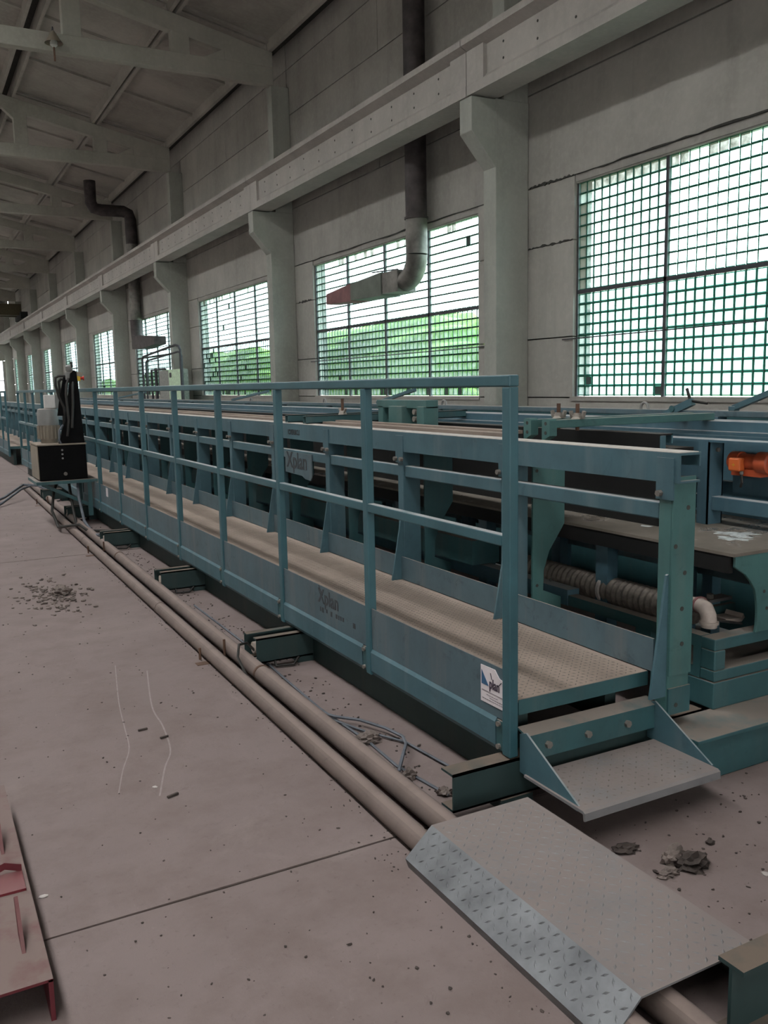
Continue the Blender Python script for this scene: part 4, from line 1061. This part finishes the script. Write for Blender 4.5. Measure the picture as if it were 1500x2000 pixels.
# ================================================================== DEBRIS AND LOOSE CABLES
cl = ['thin grey cable lying straight along the floor pipes', 'looped grey cable end on the floor before the skirt', 'dark thin cable crossing the pipe near the second cross beam', 'thin cable curving under the walkway to the first cross beam']
obj('loose_cable', MB().tube([(1.81, 6.5, .007), (1.80, 5.3, .007), (1.76, 4.5, .007), (1.74, 4.0, .007), (1.76, 3.5, .007), (1.745, 3.2, .007), (1.79, 2.85, .007)], .007, 6), 'cable', label=cl[0], cat='cable')
obj('loose_cable', MB().tube([(1.70, 3.93, .024), (1.74, 3.82, .026), (1.82, 3.7, .032), (1.88, 3.55, .03), (1.90, 3.42, .03), (1.85, 3.30, .05), (1.78, 3.20, .06), (1.71, 3.12, .02)], .008, 6), 'cable', label=cl[1], cat='cable')
obj('loose_cable', MB().tube([(1.70, 4.86, .1), (1.66, 4.87, .15), (1.60, 4.84, .155), (1.55, 4.72, .12), (1.53, 4.5, .06), (1.53, 4.2, .03)], .008, 6), 'hose', label=cl[2], cat='cable')
obj('loose_cable', MB().tube([(1.70, 3.9, .012), (1.80, 3.6, .012), (1.90, 3.4, .012), (1.93, 3.1, .012), (1.96, 2.85, .012)], .006, 6), 'cable', label=cl[3], cat='cable')
def stone_mesh(seed, name='stone', mat='stone'):
    rn = random.Random(seed); bm = bmesh.new(); bmesh.ops.create_icosphere(bm, subdivisions=1, radius=1)
    for v in bm.verts: v.co *= rn.uniform(.65, 1.15)
    me = bpy.data.meshes.new(name); bm.to_mesh(me); bm.free(); me.materials.append(M[mat]); return me
SM = [stone_mesh(i, 'stone', 'stone' if i % 2 else 'stone_dark') for i in range(6)]
CM = [stone_mesh(20+i, 'stone', 'chip') for i in range(2)]
def scatter_field(name, spots, mat, label, cat):
    V, Fc = [], []
    for (x, y, r, sd) in spots:
        src = SM[sd % 6]; o = len(V); rn = random.Random(sd); a = rn.uniform(0, 6.28); fx, fy, fz = rn.uniform(.6, 1.5), rn.uniform(.6, 1.2), rn.uniform(.35, .7)
        for v in src.vertices:
            px, py = v.co.x*r*fx, v.co.y*r*fy
            V.append((x+px*math.cos(a)-py*math.sin(a), y+px*math.sin(a)+py*math.cos(a), max(0.0005, r*fz*.7+v.co.z*r*fz)))
        Fc += [tuple(i+o for i in f.vertices) for f in src.polygons]
    me = bpy.data.meshes.new(name); me.from_pydata(V, [], Fc); me.materials.append(M[mat])
    o = bpy.data.objects.new(name, me); COL.objects.link(o)
    return setp(o, label, cat, None, 'stuff')
rn = random.Random(5)
sp = [(rn.uniform(.15, 1.35), 1.8+rn.random()**1.5*12, rn.uniform(.002, .007), i) for i in range(420)]
sp += [(rn.uniform(1.7, 1.95), rn.uniform(2.9, 11), rn.uniform(.003, .010), i) for i in range(420)]
sp += [(rn.uniform(1.95, 3.0), rn.uniform(1.5, 2.4), rn.uniform(.002, .008), i) for i in range(150)]
sp += [(rn.gauss(1.42, .02)+.014*(y-2.2), y, rn.uniform(.002, .006), i) for i, y in enumerate([2.5+rn.random()*6 for _ in range(160)])]
sp += [(rn.gauss(1.36, .03), rn.uniform(1.5, 2.6), rn.uniform(.002, .006), i) for i in range(70)]
sp = [q for q in sp if not (1.36 < q[0] < 1.92 and 1.4 < q[1] < 2.5) and not (q[0] < .24 and q[1] < 3.7) and not (abs(q[0]-.95) < .35 and abs(q[1]-7.45) < .8)]
scatter_field('floor_crumbs', sp, 'stone_dark', 'small dark crumbs strewn over the concrete floor', 'crumbs')
sp = [(rn.gauss(.92, .13), rn.gauss(7.45, .32), rn.uniform(.006, .022), i) for i in range(230)]
scatter_field('rubble_patch', sp, 'stone', 'small heap of crumbled rubble on the floor left of the pipes', 'rubble')
def lump(name, c, rx, ry, rz, seed, mat, label, cat='lump', sub=3):
    bm = bmesh.new(); bmesh.ops.create_icosphere(bm, subdivisions=sub, radius=1); rn = random.Random(seed)
    ph = [(rn.uniform(2, 7), rn.uniform(2, 7), rn.uniform(2, 7), rn.uniform(0, 6)) for _ in range(8)]
    for v in bm.verts:
        d = 1+sum(.09*math.sin(a*v.co.x*1.7+b*v.co.y*1.7+c_*v.co.z*1.7+e) for a, b, c_, e in ph)
        v.co = Vector((v.co.x*rx*d, v.co.y*ry*d, max(-rz*.35, v.co.z*rz*d)))
    me = bpy.data.meshes.new(name); bm.to_mesh(me); bm.free(); me.materials.append(M[mat])
    o = bpy.data.objects.new(name, me); COL.objects.link(o); o.location = (c[0], c[1], rz*.34)
    return setp(o, label, cat)
lump('dirt_clod', (.99, 7.50), .07, .09, .045, 1, 'stone', 'largest clod on the rubble heap left of the pipes', 'clod')
lump('dirt_clod', (2.235, 2.0), .060, .045, .034, 2, 'stone_dark', 'large crusty clod on the floor right of the ramp', 'clod')
lump('dirt_clod', (2.20, 2.05), .05, .03, .036, 8, 'stone', 'pale crust lying on the large clod right of the ramp', 'clod')
lump('dirt_clod', (2.12, 2.0), .04, .022, .014, 3, 'stone', 'small flat clod between ramp and large clod', 'clod')
lump('dirt_clod', (2.11, 2.19), .05, .03, .018, 4, 'stone_dark', 'dark clod on the floor below the step', 'clod')
lump('dirt_clod', (2.40, 2.07), .018, .015, .012, 12, 'stone_dark', 'little dark lump right of the large clod', 'clod', 2)
lump('dirt_clod', (1.765, 3.52), .06, .05, .03, 5, 'stone', 'earthy clod beside the looped cable', 'clod')
lump('dirt_clod', (1.74, 3.08), .03, .03, .03, 6, 'stone', 'small clod at the end of the looped cable', 'clod')
lump('dirt_clod', (1.79, 2.88), .03, .03, .022, 7, 'stone', 'clod around the cable next to the first cross beam', 'clod')
# pale flake of plaster near the red piece
for i, (x, y, s, lab) in enumerate(((.262, 2.93, .018, 'pale plaster flake beside the red piece'), (2.40, 1.84, .02, 'pale plaster flake right of the ramp'), (.78, 3.55, .014, 'pale flake on the floor left of the ramp'))):
    o = bpy.data.objects.new('plaster_flake', CM[i % 2]); COL.objects.link(o); o.location = (x, y, s*.12); o.scale = (s, s*.7, s*.2); o.rotation_euler = (0, 0, i*1.1)
    setp(o, lab, 'flake')
# a wood splinter or two on the floor
for i, (px, py, l, a, lab) in enumerate(((.80, 3.42, .05, .3, 'dark wood splinter on the floor in the foreground'), (.86, 4.2, .045, .1, 'short dark splinter on the floor farther back'), (.93, 4.05, .04, .2, 'thin splinter on the floor left of the pipes'))):
    obj('wood_splinter', MB().beam_between((px, py, .006), (px+l*math.cos(a), py+l*math.sin(a), .006), .010, .008), 'stone_dark', label=lab, cat='splinter')

# pale worn tracks scratched in the floor dust
def track(pts, w, lab):
    mb = MB(); V = []
    for (x, y) in pts: V += [(x-w/2, y, .0012), (x+w/2, y, .0012)]
    mb.add(V, [(2*i, 2*i+1, 2*i+3, 2*i+2) for i in range(len(pts)-1)])
    return obj('chalk_scratch', mb, 'chalk', label=lab, cat='scratch')
M['chalk'] = plain('pale_scratch', (.26, .22, .21), .95, 0, .12, 30)
def smooth(pts, n=6):
    out = []
    for i in range(len(pts)-1):
        p0, p1, p2, p3 = (Vector(pts[max(0, min(len(pts)-1, i+k))]) for k in (-1, 0, 1, 2))
        for j in range(n):
            t_ = j/n
            q = .5*((2*p1)+(-p0+p2)*t_+(2*p0-5*p1+4*p2-p3)*t_*t_+(-p0+3*p1-3*p2+p3)*t_**3)
            out.append((q.x, q.y))
    return out+[pts[-1]]
track(smooth([(.979, 5.326), (.866, 4.681), (.814, 4.296), (.776, 4.016), (.699, 3.787), (.636, 3.568)]), .006, 'thin pale scratch line on the floor, left one of two')
track(smooth([(1.122, 5.124), (1.002, 4.51), (.982, 4.21), (.938, 3.898), (.866, 3.718), (.778, 3.458)]), .008, 'thin pale scratch line on the floor, right one of two')
